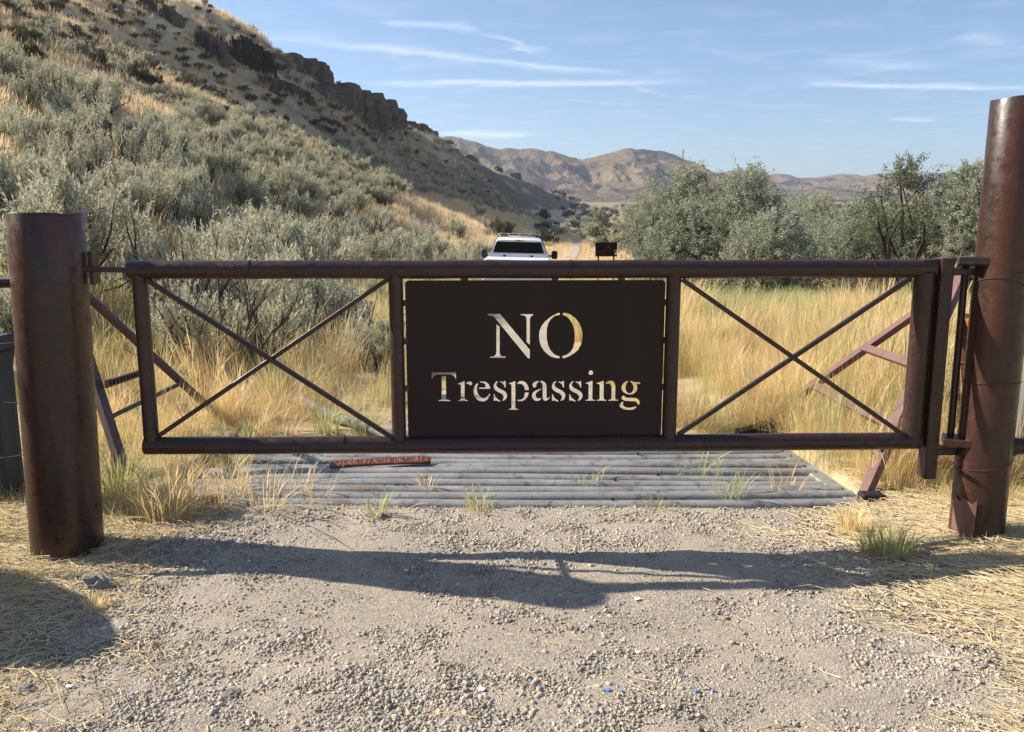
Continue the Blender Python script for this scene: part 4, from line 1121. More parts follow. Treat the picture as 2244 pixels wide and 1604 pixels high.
# ---- instanced masses
def scatter(name, P_, rot, scl, idx, meshes, kind_label=None, parts=None):
    """one object of kind stuff: many copies of a few small meshes, one per point"""
    pc = bpy.data.collections.new(name + '_sources')
    for i, m in enumerate(meshes):
        o = bpy.data.objects.new('%s_piece_%02d' % (name, i), m); pc.objects.link(o)
    me = bpy.data.meshes.new(name); P_ = np.asarray(P_, np.float32)
    me.vertices.add(len(P_)); me.vertices.foreach_set('co', P_.ravel())
    a = me.attributes.new('rot', 'FLOAT_VECTOR', 'POINT'); a.data.foreach_set('vector', np.asarray(rot, np.float32).ravel())
    a = me.attributes.new('scl', 'FLOAT_VECTOR', 'POINT'); a.data.foreach_set('vector', np.asarray(scl, np.float32).ravel())
    a = me.attributes.new('pick', 'INT', 'POINT'); a.data.foreach_set('value', np.asarray(idx, np.int32))
    me.update()
    o = bpy.data.objects.new(name, me); COL.objects.link(o)
    g = bpy.data.node_groups.new(name, 'GeometryNodeTree')
    g.interface.new_socket('Geometry', in_out='INPUT', socket_type='NodeSocketGeometry'); g.interface.new_socket('Geometry', in_out='OUTPUT', socket_type='NodeSocketGeometry')
    gi, go = g.nodes.new('NodeGroupInput'), g.nodes.new('NodeGroupOutput')
    ci = g.nodes.new('GeometryNodeCollectionInfo'); ci.inputs[0].default_value = pc; ci.inputs['Separate Children'].default_value = True; ci.inputs['Reset Children'].default_value = True
    ip = g.nodes.new('GeometryNodeInstanceOnPoints'); ip.inputs['Pick Instance'].default_value = True
    def na_(nm, ty):
        n = g.nodes.new('GeometryNodeInputNamedAttribute'); n.data_type = ty; n.inputs['Name'].default_value = nm; return n.outputs['Attribute']
    e2r = g.nodes.new('FunctionNodeEulerToRotation'); g.links.new(na_('rot', 'FLOAT_VECTOR'), e2r.inputs[0])
    g.links.new(gi.outputs[0], ip.inputs['Points']); g.links.new(ci.outputs[0], ip.inputs['Instance'])
    g.links.new(na_('pick', 'INT'), ip.inputs['Instance Index']); g.links.new(e2r.outputs[0], ip.inputs['Rotation']); g.links.new(na_('scl', 'FLOAT_VECTOR'), ip.inputs['Scale'])
    g.links.new(ip.outputs[0], go.inputs[0])
    md = o.modifiers.new('scatter', 'NODES'); md.node_group = g
    o['kind'] = 'stuff'
    if kind_label: o['label'] = kind_label
    return o

rest = cand[NSAGE:]
for _ in range(1500):                                           # scrub dotted over the valley floor
    a_ = math.radians(rng.uniform(2, 34)); r_ = 110 * (1100 / 110) ** rng.uniform(0, 1); x, y = r_ * math.sin(a_), r_ * math.cos(a_)
    if abs(x - float(road_x(y))) > 4: rest.append([x, y, float(G(x, y)), rng.uniform(.8, 2.2) * (1 + r_ / 500), 0, 0, r_, True])
# the far rest of the sagebrush reads as one mass
lo_meshes = []
for s_, f_ in SAGE_LO:
    nv = len(s_.vertices)
    co1 = np.empty(nv * 3, np.float32); s_.vertices.foreach_get('co', co1)
    co2 = np.empty(len(f_.vertices) * 3, np.float32); f_.vertices.foreach_get('co', co2)
    fq = np.array([p.vertices[:] for p in s_.polygons if len(p.vertices) == 4]); q2 = np.arange(len(f_.vertices)).reshape(-1, 4) + nv
    tt = np.concatenate([np.zeros(nv), np.array([d_.value for d_ in f_.attributes['tint'].data])])
    m = np_mesh('far_sagebrush', np.vstack([co1.reshape(-1, 3), co2.reshape(-1, 3)]), np.vstack([fq, q2]), None, False, {'tint': tt})
    m.materials.append(M_SBARK); m.materials.append(M_SAGE)
    mi_ = np.concatenate([np.zeros(len(fq)), np.ones(len(q2))]).astype(np.int32); m.polygons.foreach_set('material_index', mi_)
    lo_meshes.append(m)
dk_meshes = []
for m in lo_meshes[:2]:
    m2 = m.copy(); m2.materials.clear(); m2.materials.append(M_SBARK); m2.materials.append(M_SAGED); dk_meshes.append(m2)
ra = np.array([[q[0], q[1], q[2] - .05] for q in rest]); rs = np.array([q[3] for q in rest])
pick = np.where(np.array([q[7] for q in rest]) & (rng.uniform(size=len(rest)) < .55), rng.integers(4, 6, len(rest)), rng.integers(0, 4, len(rest)))
scatter('distant_sagebrush', ra, np.stack([np.zeros(len(rest)), np.zeros(len(rest)), rng.uniform(0, 6.28, len(rest))], 1),
        np.stack([rs * rng.uniform(.9, 1.3, len(rest)), rs * rng.uniform(.9, 1.3, len(rest)), rs], 1), pick, lo_meshes + dk_meshes, 'far sagebrush covering the hillside as one grey green mass')
print('SAGE', len(cand), 'rest', len(rest))

# ---- grass
def grass_mesh(seed, n, rad_, h0, h1, lean, width, heads, mat, seg=3, curl=.25):
    rg = np.random.default_rng(seed)
    az = rg.uniform(0, 2 * math.pi, n); rr = rad_ * np.sqrt(rg.uniform(0, 1, n))
    base = np.stack([rr * np.cos(az), rr * np.sin(az), np.full(n, -.03)], 1)
    h = rg.uniform(h0, h1, n); la = az + rg.normal(0, .8, n); ln = np.abs(rg.normal(0, lean, n)) + lean * .3
    dirv = np.stack([np.cos(la), np.sin(la), np.zeros(n)], 1); side = np.stack([-np.sin(la + rg.uniform(-1, 1, n)), np.cos(la), np.zeros(n)], 1); side = unit(side)
    w = width * rg.uniform(.6, 1.3, n); hd = rg.uniform(0, 1, n) < heads
    V_, Q_, T_ = [], [], []; nv = 0
    ts = np.linspace(0, 1, seg + 1); rows = []
    for t in ts:
        bend = ln * t ** 1.7 + curl * ln * t ** 3
        c_ = base + dirv * (h * bend)[:, None] + np.stack([np.zeros(n), np.zeros(n), h * t * (1 - .25 * ln * t)], 1)
        wt = w * (1 - .75 * t ** 1.5)
        wt = np.where(hd & (t > .72), w * 2.1, wt) if t < .99 else np.where(hd, w * .5, w * .12)
        rows.append(np.stack([c_ - side * wt[:, None] / 2, c_ + side * wt[:, None] / 2], 1))
    A = np.stack(rows, 1)                                       # n, seg+1, 2, 3
    V_ = A.reshape(-1, 3); m_ = (seg + 1) * 2
    b0 = (np.arange(n) * m_)[:, None]; qq = []
    for s in range(seg): qq.append(np.stack([b0[:, 0] + 2 * s, b0[:, 0] + 2 * s + 1, b0[:, 0] + 2 * s + 3, b0[:, 0] + 2 * s + 2], 1))
    tint = np.clip(rg.uniform(.1, .8, n)[:, None] + np.linspace(-.15, .2, seg + 1)[None], 0, 1); tint = np.repeat(tint, 2, 1).ravel()
    m = np_mesh('grass_clump', V_, np.concatenate(qq), None, False, {'tint': tint}); m.materials.append(mat); return m
TALL = [grass_mesh(300 + i, 90, .19, .22, .92, (.10, .16, .24, .12, .34, .15, .5, .2)[i], .0032, .55, M_GRASS if i % 7 else M_GRASSG, 4) for i in range(8)]
MIDG = [grass_mesh(320 + i, 60, .28, .28, .75, .15, .0075, .5, M_GRASS if i % 3 else M_GRASSG, 3) for i in range(6)]
FARG = [grass_mesh(340 + i, 46, .50, .22, .62, .22, .022, .4, M_HGRASS, 2) for i in range(5)]
SHORT = [grass_mesh(360 + i, 46, .10, .04, .19, .45, .0034, .0, M_GRASS if i % 3 else M_GRASSG, 3) for i in range(5)]
GREEN = [grass_mesh(380 + i, 60, .24, .35, .8, .2, .008, .4, M_GRASSG, 3) for i in range(4)]
def field(name, n, sampler, keep, meshes, s0, s1, label, sink=.0, tilt=.08, hf=None):
    P_ = sampler(n); z = G(P_[:, 0], P_[:, 1]); k_ = keep(P_[:, 0], P_[:, 1], z)
    P_ = P_[k_]; z = z[k_]; m = len(P_); s = rng.uniform(s0, s1, m)
    if hf is not None: s = s * hf(P_[:, 0], P_[:, 1])
    print(name, m)
    scatter(name, np.column_stack([P_, z - sink]), np.stack([rng.normal(0, tilt, m), rng.normal(0, tilt, m), rng.uniform(0, 6.28, m)], 1),
            np.stack([s * rng.uniform(.85, 1.2, m), s * rng.uniform(.85, 1.2, m), s * rng.uniform(.75, 1.2, m)], 1), rng.integers(0, len(meshes), m), meshes, label)
def box_sampler(x0, x1, y0, y1): return lambda n: np.stack([rng.uniform(x0, x1, n), rng.uniform(y0, y1, n)], 1)
def polar_sampler(a0, a1, r0, r1):
    def f(n):
        a = np.radians(rng.uniform(a0, a1, n)); r = r0 * (r1 / r0) ** rng.uniform(0, 1, n); return np.stack([r * np.sin(a), r * np.cos(a)], 1)
    return f
def road_d(x, y): return np.abs(x - road_x(y)) / np.maximum(road_w(y), .1)
def guard_free(x, y): return ~((x > -1.72) & (x < 2.0) & (y < 6.42))
NEARS = [(-2.35, 10.2, .80), (-1.5, 9.6, .70), (-1.9, 11.2, .9), (-3.9, 11.8, .9), (-4.9, 7.4, .6), (-2.7, 8.6, .38)]
def near_sage_free(x, y):
    k_ = np.ones(len(x), bool)
    for a_, b_, s_ in NEARS: k_ &= np.hypot(x - a_, y - b_) > .55 * s_
    return k_
field('tall_dry_grass', 6400, box_sampler(.2, 9.5, 4.9, 14), lambda x, y, z: (road_d(x, y) > 1.0 + .25 * fbm(x, y, 3, 91)) & guard_free(x, y) & (x < .62 * y + .4) & (fbm(x / .8, y / .8, 3, 92) > -.20)
      & ~((np.hypot(x - 1.75, y - 7.4) < .6)) & ~((x > 1.6) & (x < 3.3) & (y < 6.3) & (rng.uniform(size=len(x)) < .5)), TALL, .62, 1.08, 'tall golden dry grass right of the track behind the gate', hf=lambda x, y: (.55 + .45 * smooth(1.0, 2.2, road_d(x, y))) * (.85 + .8 * fbm(x / 1.3, y / 1.3, 3, 98)), tilt=.14)
field('tall_dry_grass', 3600, box_sampler(-8, -.3, 5.0, 14), lambda x, y, z: (road_d(x, y) > 1.1 + .3 * fbm(x, y, 3, 93)) & guard_free(x, y) & (x > -.64 * y - .2) & (fbm(x / .9, y / .9, 3, 94) > -.02) & near_sage_free(x, y) & ~((x > -2.9) & (x < -.9) & (y > 7.5) & (y < 9.9) & (rng.uniform(size=len(x)) < .42))
      & ~((x > -1.6) & (y < 6.2)) & ~((x < -2.1) & (x > -3.6) & (y < 6.0) & (rng.uniform(size=len(x)) < .5)), TALL, .42, .92, 'tangled dry grass left of the track behind the gate', tilt=.20, hf=lambda x, y: (.6 + .4 * smooth(1.0, 2.4, road_d(x, y))) * (.85 + .7 * fbm(x / 1.3, y / 1.3, 3, 99)))
field('meadow_grass', 9000, polar_sampler(-12, 38, 13, 70), lambda x, y, z: (road_d(x, y) > 1.15 + .2 * fbm(x, y, 2, 95)) & (uv_of(x, y)[0] < 8) & ~((y > 22) & (y < 33) & (np.abs(x - .3) < 1.5)),
      MIDG, .8, 1.15, 'dry meadow grass beyond the tall grass and around the truck', hf=lambda x, y: (1 - .42 * smooth(1.5, 3.5, x) * (1 - smooth(30, 40, y))) * (.9 + .8 * fbm(x / 3, y / 3, 3, 101)))
field('green_meadow_grass', 3600, polar_sampler(3, 36, 13, 45), lambda x, y, z: (road_d(x, y) > 1.4) & (fbm(x / 5, y / 5, 3, 96) > .22 - .37 * smooth(15, 21, y)) & (x > 1.5), GREEN, .7, 1.05, 'half green grass between the golden meadow and the trees')
field('hillside_grass', 42000, polar_sampler(-42, 6, 14, 330), lambda x, y, z: (uv_of(x, y)[0] > 3) & (road_d(x, y) > 1.5) & (fbm(x / 3.2, y / 3.2, 3, 97) > -.18 + .22 * (1 - smooth(45, 90, np.hypot(x, y)))), FARG, .7, 1.25, 'golden dry bunch grass over the hillside', .04, hf=lambda x, y: 1 + .9 * smooth(40, 220, np.hypot(x, y)))
field('far_meadow_grass', 9000, polar_sampler(-2, 36, 34, 260), lambda x, y, z: (road_d(x, y) > 1.05) & ~((y > 22) & (y < 33) & (np.abs(x - .3) < 1.5)) & (uv_of(x, y)[0] < 12), FARG, .9, 1.6, 'far dry meadow grass along the valley floor', .04)

# ------------------------------------------------------------------ trees
def olive_tree(label, px, top_py, Y, wpx, leaves, nlobe, seed, low=.12, dens=1.0, ls=1.0, mat=None):
    rg = np.random.default_rng(seed)
    x0 = float(on_y(px, 500, Y).x); z0 = float(G(x0, Y)); zt = on_y(px, top_py, Y).z
    H = zt - z0; W = wpx / F * Y / 2 * 1.02
    root = thing('olive_tree', label, 'tree', (x0, Y, z0), 'grey green trees right of the track')
    st = MB(); lobes = []
    nst = rg.integers(2, 4)
    stems = []
    for i in range(nst):
        az = rg.uniform(0, 6.28); p = np.array([.12 * math.cos(az), .12 * math.sin(az), -.1]); d = unit(np.array([math.cos(az) * .35, math.sin(az) * .35, 1.0])); pts = [p]
        L = H * rg.uniform(.55, .75)
        for j in range(6):
            d = unit(d + rg.normal(0, .16, 3)); p = p + d * L / 6; pts.append(p)
        r0 = .05 + .018 * H; st.tube(pts, [r0 * (1 - .13 * j) for j in range(7)], 8, False); stems.append(pts)
    for i in range(nlobe):
        f = (i + .5) / nlobe
        z = H * (low + (.93 - low) * f ** 1.25); prof = math.sin(math.pi * min(max((z / H) * .80 + .16, 0), 1)) ** .8
        az = i * 2.4 + rg.uniform(-.5, .5); rr = W * prof * rg.uniform(.35, .98) * (1 if i < nlobe - 2 else .3)
        c_ = np.array([rr * math.cos(az), rr * math.sin(az) * .9, z]); lobes.append((c_, W * rg.uniform(.22, .46) * (.7 if z > .75 * H else 1)))
        s_ = stems[i % nst]; t = min(max(z / H * 5.2, 1.0), 5.8); j = int(t); q = s_[j]
        if q[2] > z: q = s_[max(j - 2, 1)]
        mid = (q + c_) / 2 + rg.normal(0, .10, 3) + np.array([0, 0, -.08 * W])
        st.tube([q, mid, c_], [.035 + .006 * H, .024 + .003 * H, .012], 6, False)
    lobes.append((np.array([rg.normal(0, .1) * W, 0, H * .93]), W * .22))
    tw_p, tw_d, tw_l = [], [], []
    for c_, r in lobes:
        nt_ = max(int(95 * dens * (r / .8) ** 1.5), 22)
        v = unit(rg.normal(size=(nt_, 3)) + np.array([0, 0, .15])); rr = r * rg.uniform(.15, 1.0, nt_) ** .6
        pp = c_ + v * rr[:, None]; dd = unit(v * .8 + rg.normal(0, .45, (nt_, 3)) + np.array([0, 0, .28]))
        for a_, b_, l_ in zip(pp, dd, rg.uniform(.35, .75, nt_) * (.55 + .35 * r) * np.where(rg.uniform(size=nt_) < .10, 1.9, 1.0)):
            tw_p.append(a_); tw_d.append(b_); tw_l.append(l_)
            if rg.uniform() < .25: st.tube([c_ + (a_ - c_) * .2, a_, a_ + b_ * l_], [.011, .007, .003], 3, False)
    tp_, td_, tl_ = np.array(tw_p), np.array(tw_d), np.array(tw_l)
    part_ = link('trunk', st.mesh('trunk', (0, 0, 0), 40), M_BARK, root)
    nn = int(leaves * 2.1); pk = rg.integers(0, len(tp_), nn); f = rg.uniform(0, 1.05, nn)
    P0 = tp_[pk] + td_[pk] * (tl_[pk] * f)[:, None] + rg.normal(0, .035, (nn, 3))
    D = unit(td_[pk] + rg.normal(0, .65, (nn, 3)) + np.array([0, 0, -.15]))
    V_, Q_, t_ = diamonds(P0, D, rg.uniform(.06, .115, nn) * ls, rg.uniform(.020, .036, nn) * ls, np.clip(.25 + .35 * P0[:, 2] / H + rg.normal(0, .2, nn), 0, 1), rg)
    link('crown', np_mesh('crown', V_, Q_, None, False, {'tint': t_}), mat or M_OLIVE, root)
    return root
olive_tree('large round grey green tree nearest the track, first of the row', 1502, 376, 30, 225, 34000, 30, 501, low=.10)
olive_tree('tall pointed grey green tree second from the track', 1640, 380, 28, 230, 32000, 28, 502, low=.10)
olive_tree('low pale tree filling the gap in the middle of the row', 1795, 440, 38, 210, 22000, 22, 503, low=.08)
olive_tree('dark open crowned tree with its trunk and limbs showing', 1968, 350, 26, 185, 5600, 13, 504, low=.40, dens=.55, mat=M_OLIVED)
olive_tree('dense leafy tree half hidden by the tall gate post', 2118, 366, 25, 190, 26000, 26, 505, low=.08)
olive_tree('pale bushy tree behind the open crowned tree', 1890, 452, 31, 230, 22000, 20, 506, low=.06)
olive_tree('bushy tree between the open crowned tree and the leafy one', 2040, 440, 30, 210, 20000, 20, 507, low=.06)
olive_tree('tree at the right edge beyond the tall gate post', 2260, 372, 29, 200, 14000, 12, 508, low=.08)
olive_tree('low dark bush at the foot of the second tree', 1690, 490, 25, 230, 18000, 18, 509, low=.05)
olive_tree('low spreading bush at the foot of the first tree', 1490, 462, 28.5, 190, 18000, 18, 510, low=.05)
olive_tree('distant low trees behind the middle of the row', 1745, 440, 60, 260, 12000, 14, 511, low=.06, ls=1.8)
olive_tree('small round tree in the meadow far down the track', 1402, 448, 90, 62, 5000, 9, 512, low=.05, ls=2.2)
olive_tree('small dark round tree by the foot of the far slope', 1312, 462, 120, 50, 4000, 8, 513, low=.05, ls=2.6)

# ------------------------------------------------------------------ foreground: stones, straw, tufts, litter
def pebble_mesh(seed, amp=.28, sub=1, flat=.62):
    r_ = np.random.default_rng(seed)
    import bmesh
    bm = bmesh.new(); bmesh.ops.create_icosphere(bm, subdivisions=sub, radius=1.0)
    for v in bm.verts:
        n = v.co.normalized(); w = 1 + amp * float(fbm(n.x * 1.3 + seed, n.y * 1.3 + n.z * 2.1, 3, seed))
        v.co = Vector((n.x * w * 1.15, n.y * w * .9, n.z * w * flat))
    m = bpy.data.meshes.new('pebble'); bm.to_mesh(m); bm.free(); m.materials.append(M_PEBBLE)
    if sub >= 1: m.polygons.foreach_set('use_smooth', [True] * len(m.polygons))
    return m
PEB = [pebble_mesh(600 + i, .9, 1, random.Random(i).uniform(.5, .8)) for i in range(8)]
n = 400000
yy = 1.9 + (7.4 - 1.9) * rng.uniform(0, 1, n) ** 1.5; xx = rng.uniform(-.75, .75, n) * (yy + .8)
dn = np.clip(1.0 + 2.0 * fbm(xx / .55, yy / .38, 3, 121) - .35 * np.exp(-((np.abs(xx - .1) - .78) / .22) ** 2), .32, 1)
ed = road_d(xx, yy) + .3 * fbm(xx / .7, yy / .7, 4, 71)
kp = (rng.uniform(0, 1, n) < dn) & (rng.uniform(0, 1, n) < (1 - .93 * smooth(.75, 1.15, ed))) & ~((yy > 4.72) & (yy < 6.62) & (xx > -1.8) & (xx < 2.02))
xx, yy = xx[kp], yy[kp]; n = len(xx)
r = np.exp(rng.normal(math.log(.0035), .47, n)); r = np.clip(r * (.62 + .45 * dn[kp]), .0014, .0130)
zz = G(xx, yy) + .009 + r * .10
scatter('gravel_stones', np.stack([xx, yy, zz], 1), np.stack([rng.normal(0, .3, n), rng.normal(0, .3, n), rng.uniform(0, 6.28, n)], 1), np.stack([r, r, r], 1), rng.integers(0, 8, n), PEB, 'loose gravel stones on the track in front of the gate')
print('pebbles', n)
# straw
def straw_mesh(name, P_, L, ang_, tilt, W, tint, label):
    n = len(P_); d = np.stack([np.cos(ang_) * np.cos(tilt), np.sin(ang_) * np.cos(tilt), np.sin(tilt)], 1); s = np.stack([-np.sin(ang_), np.cos(ang_), np.zeros(n)], 1); u = np.cross(d, s)
    a = P_ - d * L[:, None] / 2; b = P_ + d * L[:, None] / 2; m_ = (a + b) / 2 + u * (L * rng.normal(0, .05, n))[:, None] + s * (L * rng.normal(0, .06, n))[:, None]
    rows = []
    for c_, f in ((a, 1.0), (m_, .9), (b, .55)):
        rows += [c_ - s * (W * f)[:, None] / 2, c_ + u * (W * f * .6)[:, None], c_ + s * (W * f)[:, None] / 2]
    A = np.stack(rows, 1); V_ = A.reshape(-1, 3); b0 = np.arange(n) * 9; q = []
    for k_ in (0, 3):
        for j in (0, 1): q.append(np.stack([b0 + k_ + j, b0 + k_ + j + 1, b0 + k_ + j + 4, b0 + k_ + j + 3], 1))
    m = np_mesh(name, V_, np.concatenate(q), None, False, {'tint': np.repeat(tint, 9)})
    o = link(name, m, M_STRAW); tag(o, label, kind='stuff'); return o
n = 46000
yy = 1.9 + 3.6 * rng.uniform(0, 1, n) ** 1.2; xx = rng.uniform(-.72, .72, n) * (yy + .9)
ed = np.abs(xx - np.where(xx < 0, .05, .12)) / np.where(xx < 0, 1.72, 1.62) + .35 * fbm(xx / .6, yy / .5, 4, 131)
dens = smooth(.78, 1.22, ed) + .012
kp = (rng.uniform(0, 1, n) < dens) & (np.hypot(xx - LX, yy - LY) > .18) & (np.hypot(xx - RX, yy - RY) > .13) & ~((yy > 4.7) & (xx > -1.9) & (xx < 2.05))
xx, yy = xx[kp], yy[kp]; n = len(xx)
L = np.clip(np.exp(rng.normal(math.log(.075), .55, n)), .02, .30)
ang_ = np.where(xx > 0, rng.normal(2.6, .6, n), rng.uniform(0, 3.14, n))
straw_mesh('straw_litter', np.stack([xx, yy, G(xx, yy) + .012 + rng.uniform(0, .012, n)], 1), L, ang_, rng.normal(0, .10, n), rng.uniform(.0018, .0042, n), np.clip(rng.normal(.55, .25, n), 0, 1), 'loose dry straw matted at both sides of the track')
print('straw', n)
# short stubble at the verges
n = 2600
P_ = np.stack([rng.uniform(-3.4, 3.6, n), rng.uniform(2.2, 6.2, n)], 1)
ed = np.abs(P_[:, 0]) / 1.95 + .35 * fbm(P_[:, 0] / .5, P_[:, 1] / .5, 3, 135)
kp = (ed > 1.12) & (np.hypot(P_[:, 0] - LX, P_[:, 1] - LY) > .2) & (np.hypot(P_[:, 0] - RX, P_[:, 1] - RY) > .15); P_ = P_[kp]; n = len(P_)
sc = rng.uniform(.5, 1.2, n) * (.45 + .75 * smooth(4.2, 5.2, P_[:, 1]))
scatter('verge_stubble', np.column_stack([P_, G(P_[:, 0], P_[:, 1])]), np.stack([rng.normal(0, .2, n), rng.normal(0, .2, n), rng.uniform(0, 6.28, n)], 1), np.stack([sc, sc, sc], 1), rng.integers(0, 5, n), SHORT, 'short dry stubble on the verges beside the gate posts')

def tuft(label, px, py, wpx, hpx, n, seed, mat=M_GRASS, lean=.28, width=.004, z=0.0, heads=.2):
    p = hit(px, py) if z == 0 else on_z(px, py, z)
    d = project(p)[2]; rad_ = wpx / F * d / 2; h = hpx / F * d
    m = grass_mesh(seed, n, rad_ * .6, h * .45, h * 1.05, lean, width, heads, mat, 4)
    m.name = 'grass_tuft'
    o = link('grass_tuft', m, None, None, (p.x, p.y, p.z)); return tag(o, label, 'grass tuft', 'grass tufts around the gate')
tuft('broad clump of cut grass in the shadow before the tall post', 1945, 1212, 190, 78, 420, 701, M_GRASSG, .30)
tuft('pale upright clump just left of the shaded clump', 1870, 1165, 110, 70, 200, 702, M_GRASS, .2)
tuft('shaggy bunchgrass clump at the left end of the guard', 375, 1120, 230, 130, 420, 703, M_GRASS, .35)
tuft('dark bunchgrass clump right beside the short post', 262, 1090, 110, 130, 200, 704, M_GRASSG, .3)
tuft('small pale tuft growing beside the grey rock', 212, 1336, 75, 55, 130, 705, M_GRASS, .22, .003)
tuft('low green tuft in the gate shadow nearest the short post', 850, 1240, 110, 34, 110, 706, M_GRASSG, .5, .003)
tuft('low flattened tuft at the front edge of the gate shadow', 1005, 1335, 90, 30, 80, 707, M_GRASS, .6, .003)
tuft('thin stalks rising through the rails at right', 1600, 1088, 110, 90, 46, 708, M_GRASSG, .35, .0045, .02, .6)
tuft('thin stalks rising through the rails in the middle', 1050, 1118, 100, 70, 44, 709, M_GRASSG, .25, .0045, .02, .5)
tuft('stalks rising through the front rails below the paint scrawl', 826, 1130, 80, 66, 40, 710, M_GRASSG, .2, .0045, .02, .5)
tuft('tall splayed stalks at the left of the guard', 580, 1120, 150, 150, 44, 711, M_GRASS, .5, .0045, .02, .2)
tuft('single leaning stalks left of the rusty bar', 690, 1110, 120, 120, 22, 712, M_GRASS, .5, .0045, .02, .2)
tuft('few short stalks on the far right rails', 1440, 1110, 120, 44, 24, 713, M_GRASSG, .3, .004, .02, .4)
for q, (lab, px, py, w, h_, n_) in enumerate([('sparse weeds between the rails right of centre', 1280, 1060, 120, 50, 26), ('sparse weeds between the rails left of centre', 930, 1070, 90, 60, 22),
                                             ('bent stalks lying over the right hand rails', 1530, 1040, 150, 80, 34), ('bent stalks near the right ends of the rails', 1720, 1075, 110, 70, 30),
                                             ('thin weeds at the front rail right of centre', 1330, 1128, 90, 36, 20), ('dry stalks near the left ends of the rails', 640, 1075, 140, 110, 40)]):
    tuft(lab, px, py, w, h_, n_, 730 + q, M_GRASS if q % 2 else M_GRASSG, .5, .0045, .02, .3)
for q, (lab, px, py, w, h_, n_, m_) in enumerate([('green rushes by the fallen pole, nearest the sign panel', 800, 952, 110, 110, 120, 1), ('green rushes in the middle of the fallen pole', 715, 945, 90, 100, 100, 1),
                                                 ('straw coloured tuft just beyond the rails left of the pole', 620, 958, 120, 80, 110, 0), ('straw tuft below the middle of the left cross', 560, 950, 110, 90, 110, 0),
                                                 ('ragged straw tuft in the lower left corner of the gate', 420, 955, 120, 100, 130, 0), ('fine tuft beyond the fallen pole', 690, 880, 140, 90, 130, 0),
                                                 ('upright tuft left of the first sign upright', 835, 880, 90, 120, 120, 1), ('low tuft below the white bottle', 520, 915, 120, 70, 110, 0),
                                                 ('golden tuft right of the sign panel', 1520, 935, 110, 110, 140, 0), ('golden tuft behind the black rubber scrap', 1690, 925, 120, 110, 140, 0)]):
    tuft(lab, px, py, w, h_, n_, 750 + q, M_GRASSG if m_ else M_GRASS, .34, .0042)
tuft('wispy grass at the foot of the tall post', 2160, 1195, 170, 40, 150, 714, M_GRASS, .6, .0035)
tuft('ragged grass over the left ends of the front rails', 500, 1085, 150, 120, 150, 717, M_GRASS, .5, .004, .02)
tuft('ragged grass over the left ends of the rear rails', 520, 1010, 150, 120, 170, 718, M_GRASSG, .45, .004, .02)
tuft('fine golden bunchgrass beneath the left cross brace', 470, 870, 190, 190, 260, 715, M_GRASS, .22)
tuft('golden bunchgrass showing through the left cross', 560, 800, 200, 170, 260, 716, M_GRASS, .22)

def rock(label, px, py, wpx, seed, hr=.75, mat=M_ROCK, name='rock'):
    p = hit(px, py); d = project(p)[2]; r = wpx / F * d / 2
    m = pebble_mesh(seed, .9, 3, hr); m.materials.clear(); m.name = name
    o = link(name, m, mat, None, (p.x, p.y, p.z + r * hr * .45)); o.scale = (r, r, r); o.rotation_euler = (.2, .1, seed)
    m.polygons.foreach_set('use_smooth', [False] * len(m.polygons))
    return tag(o, label, 'rock', 'single stones on the ground')
rock('fist sized pale grey rock before the short post', 214, 1288, 54, 801, .85)
rock('largest pale stone at the bottom edge of the picture', 512, 1600, 38, 802, .6)
rock('pale stone at the front edge of the guard', 838, 1138, 22, 803)
rock('dark stone in the straw at the lower left corner', 62, 1560, 30, 804, .6)
rock('pale flat stone in the straw at the right', 2166, 1348, 24, 805, .5)
rock('white stone at the edge of the gate shadow at right', 1762, 1212, 14, 806, .7)
rock('pointed pale stone in front of the shadow tip', 1258, 1384, 22, 807, .7)
rock('dark grey stone right of the middle foreground', 1660, 1452, 26, 808, .5)
# unseen rock added past the left edge, guessed source of the corner shadow
bo = pebble_mesh(820, .35, 4, .95); bo.materials.clear(); bo.name = 'shadow_boulder'
b_o = link('shadow_boulder', bo, M_ROCK, None, (-3.60, 3.47, .52)); b_o.scale = (.66, .62, .72); tag(b_o, 'big grey rock added unseen past the left edge to cast the corner shadow', 'shadow_boulder')

# litter
k = Mat('blue paint chip', .4, .5); k.color((.17, .25, .56)); M_BLUE = k.m
k = Mat('white scrap', .7, .3); k.color((.75, .74, .72)); M_WSCRAP = k.m
def scrap(name, label, px, py, spx, mat, seed, cat, grp):
    p = hit(px, py); d = project(p)[2]; s = spx / F * d / 2; r_ = random.Random(seed); nn = r_.randint(5, 7)
    poly = [(s * r_.uniform(.6, 1.1) * math.cos(6.28 * i / nn), s * r_.uniform(.45, .8) * math.sin(6.28 * i / nn)) for i in range(nn)]
    m = MB(); vs = [(x, y, .016 + .25 * s * r_.uniform(0, 1)) for x, y in poly]; vs += [(x * .95, y * .95, z - .004) for x, y, z in vs]
    m.add(vs + [(0, 0, .02), (0, 0, .015)], [(i, (i + 1) % nn, 2 * nn) for i in range(nn)] + [(nn + (i + 1) % nn, nn + i, 2 * nn + 1) for i in range(nn)] + [(i, nn + i, nn + (i + 1) % nn, (i + 1) % nn) for i in range(nn)])
    o = link(name, m.mesh(name, (0, 0, 0), 0), mat, None, (p.x, p.y, p.z)); return tag(o, label, cat, grp)
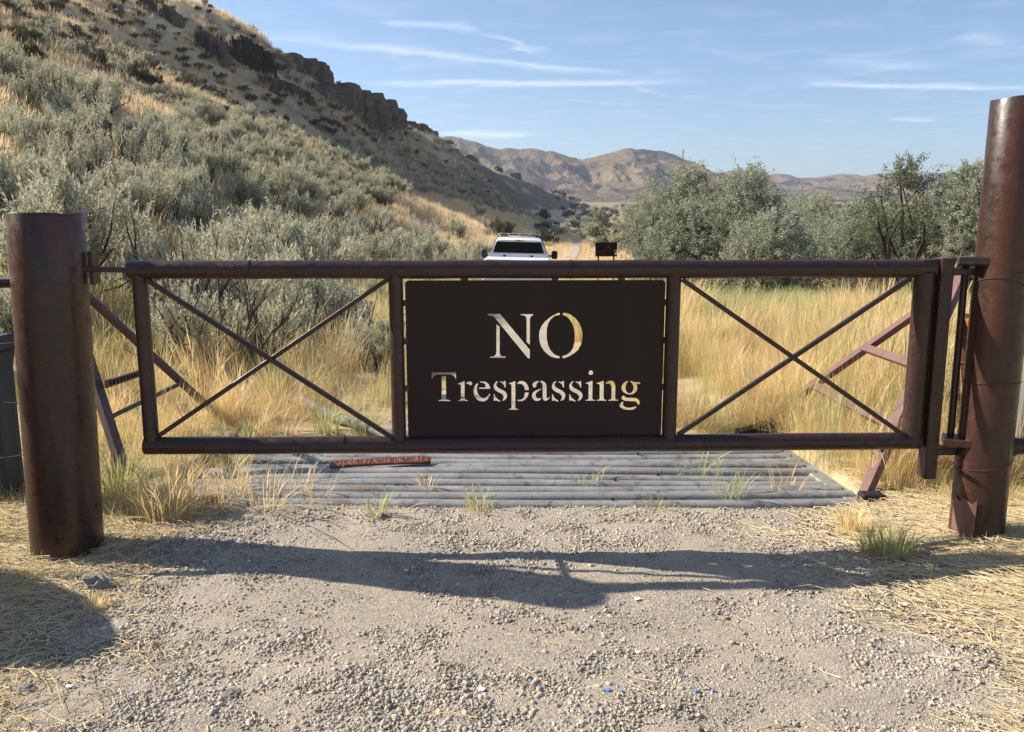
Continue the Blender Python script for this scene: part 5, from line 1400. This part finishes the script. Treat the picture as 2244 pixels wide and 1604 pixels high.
for i, (px, py, w, lab) in enumerate([(154, 1516, 28, 'white paper scrap in the straw at the lower left'), (228, 1384, 14, 'small white scrap beside the pale tuft'), (1396, 1320, 26, 'curled white scrap right of the shadow tip'),
                                      (448, 1236, 11, 'tiny white scrap in the post shadow'), (890, 1256, 16, 'white scrap inside the gate shadow'), (1055, 1536, 30, 'white scrap in the middle foreground'), (1348, 1190, 15, 'white scrap beyond the gate shadow')]):
    scrap('paper_scrap', lab, px, py, w * .75, M_WSCRAP, 900 + i, 'scrap', 'white scraps on the gravel')
for i, (px, py, w) in enumerate([(1162, 1500, 14), (1228, 1468, 12), (1138, 1470, 10), (1250, 1410, 9), (1342, 1420, 10), (1320, 1470, 18), (1330, 1528, 28), (1362, 1552, 14), (1290, 1462, 9), (1525, 1538, 22), (1562, 1524, 14), (1500, 1490, 12),
                                 (1456, 1536, 12), (1186, 1515, 10), (1930, 1525, 10), (2115, 1306, 16), (1105, 1346, 8), (1528, 1128, 10), (980, 1200, 9), (1298, 1322, 12)]):
    lab = {15: 'blue chip alone on the straw at the far right', 17: 'blue chip at the front edge of the guard', 18: 'blue chip beyond the gate shadow in the middle', 6: 'largest blue chip in the middle foreground',
           9: 'larger blue chip right of the main scatter'}.get(i, 'tiny bright blue plastic chip scattered on the gravel')
    scrap('plastic_chip', lab, px, py, w * .75, M_BLUE, 950 + i, 'plastic chip', 'blue chips scattered on the gravel')
pc_ = hit(540, 882)
can = thing('white_bottle', 'small white bottle standing in the grass beyond the left cross', 'bottle', tuple(pc_))
part('body', MB().lathe([(.001, 0), (.032, 0), (.034, .02), (.034, .13), (.018, .165), (.016, .18), (.001, .18)], 16, tuple(pc_)), M_WSCRAP, can)
part('cap', MB().lathe([(.017, .178), (.018, .20), (.001, .20)], 14, tuple(pc_)), M_ALU, can)

# ------------------------------------------------------------------ air
hz = MB().box((200, 2150, 88), (7600, 5400, 240))
ho = link('haze', hz.mesh('haze', (0, 0, 0), 0)); tag(ho, 'thin dry summer haze over the valley', kind='stuff')
hm = bpy.data.materials.new('haze'); hm.use_nodes = True; t = hm.node_tree
t.nodes.remove(t.nodes['Principled BSDF'])
pv = t.nodes.new('ShaderNodeVolumePrincipled'); pv.inputs['Color'].default_value = (.78, .86, 1.0, 1); pv.inputs['Density'].default_value = 1.15e-4; pv.inputs['Anisotropy'].default_value = .35
t.links.new(pv.outputs[0], t.nodes['Material Output'].inputs['Volume']); ho.data.materials.append(hm)
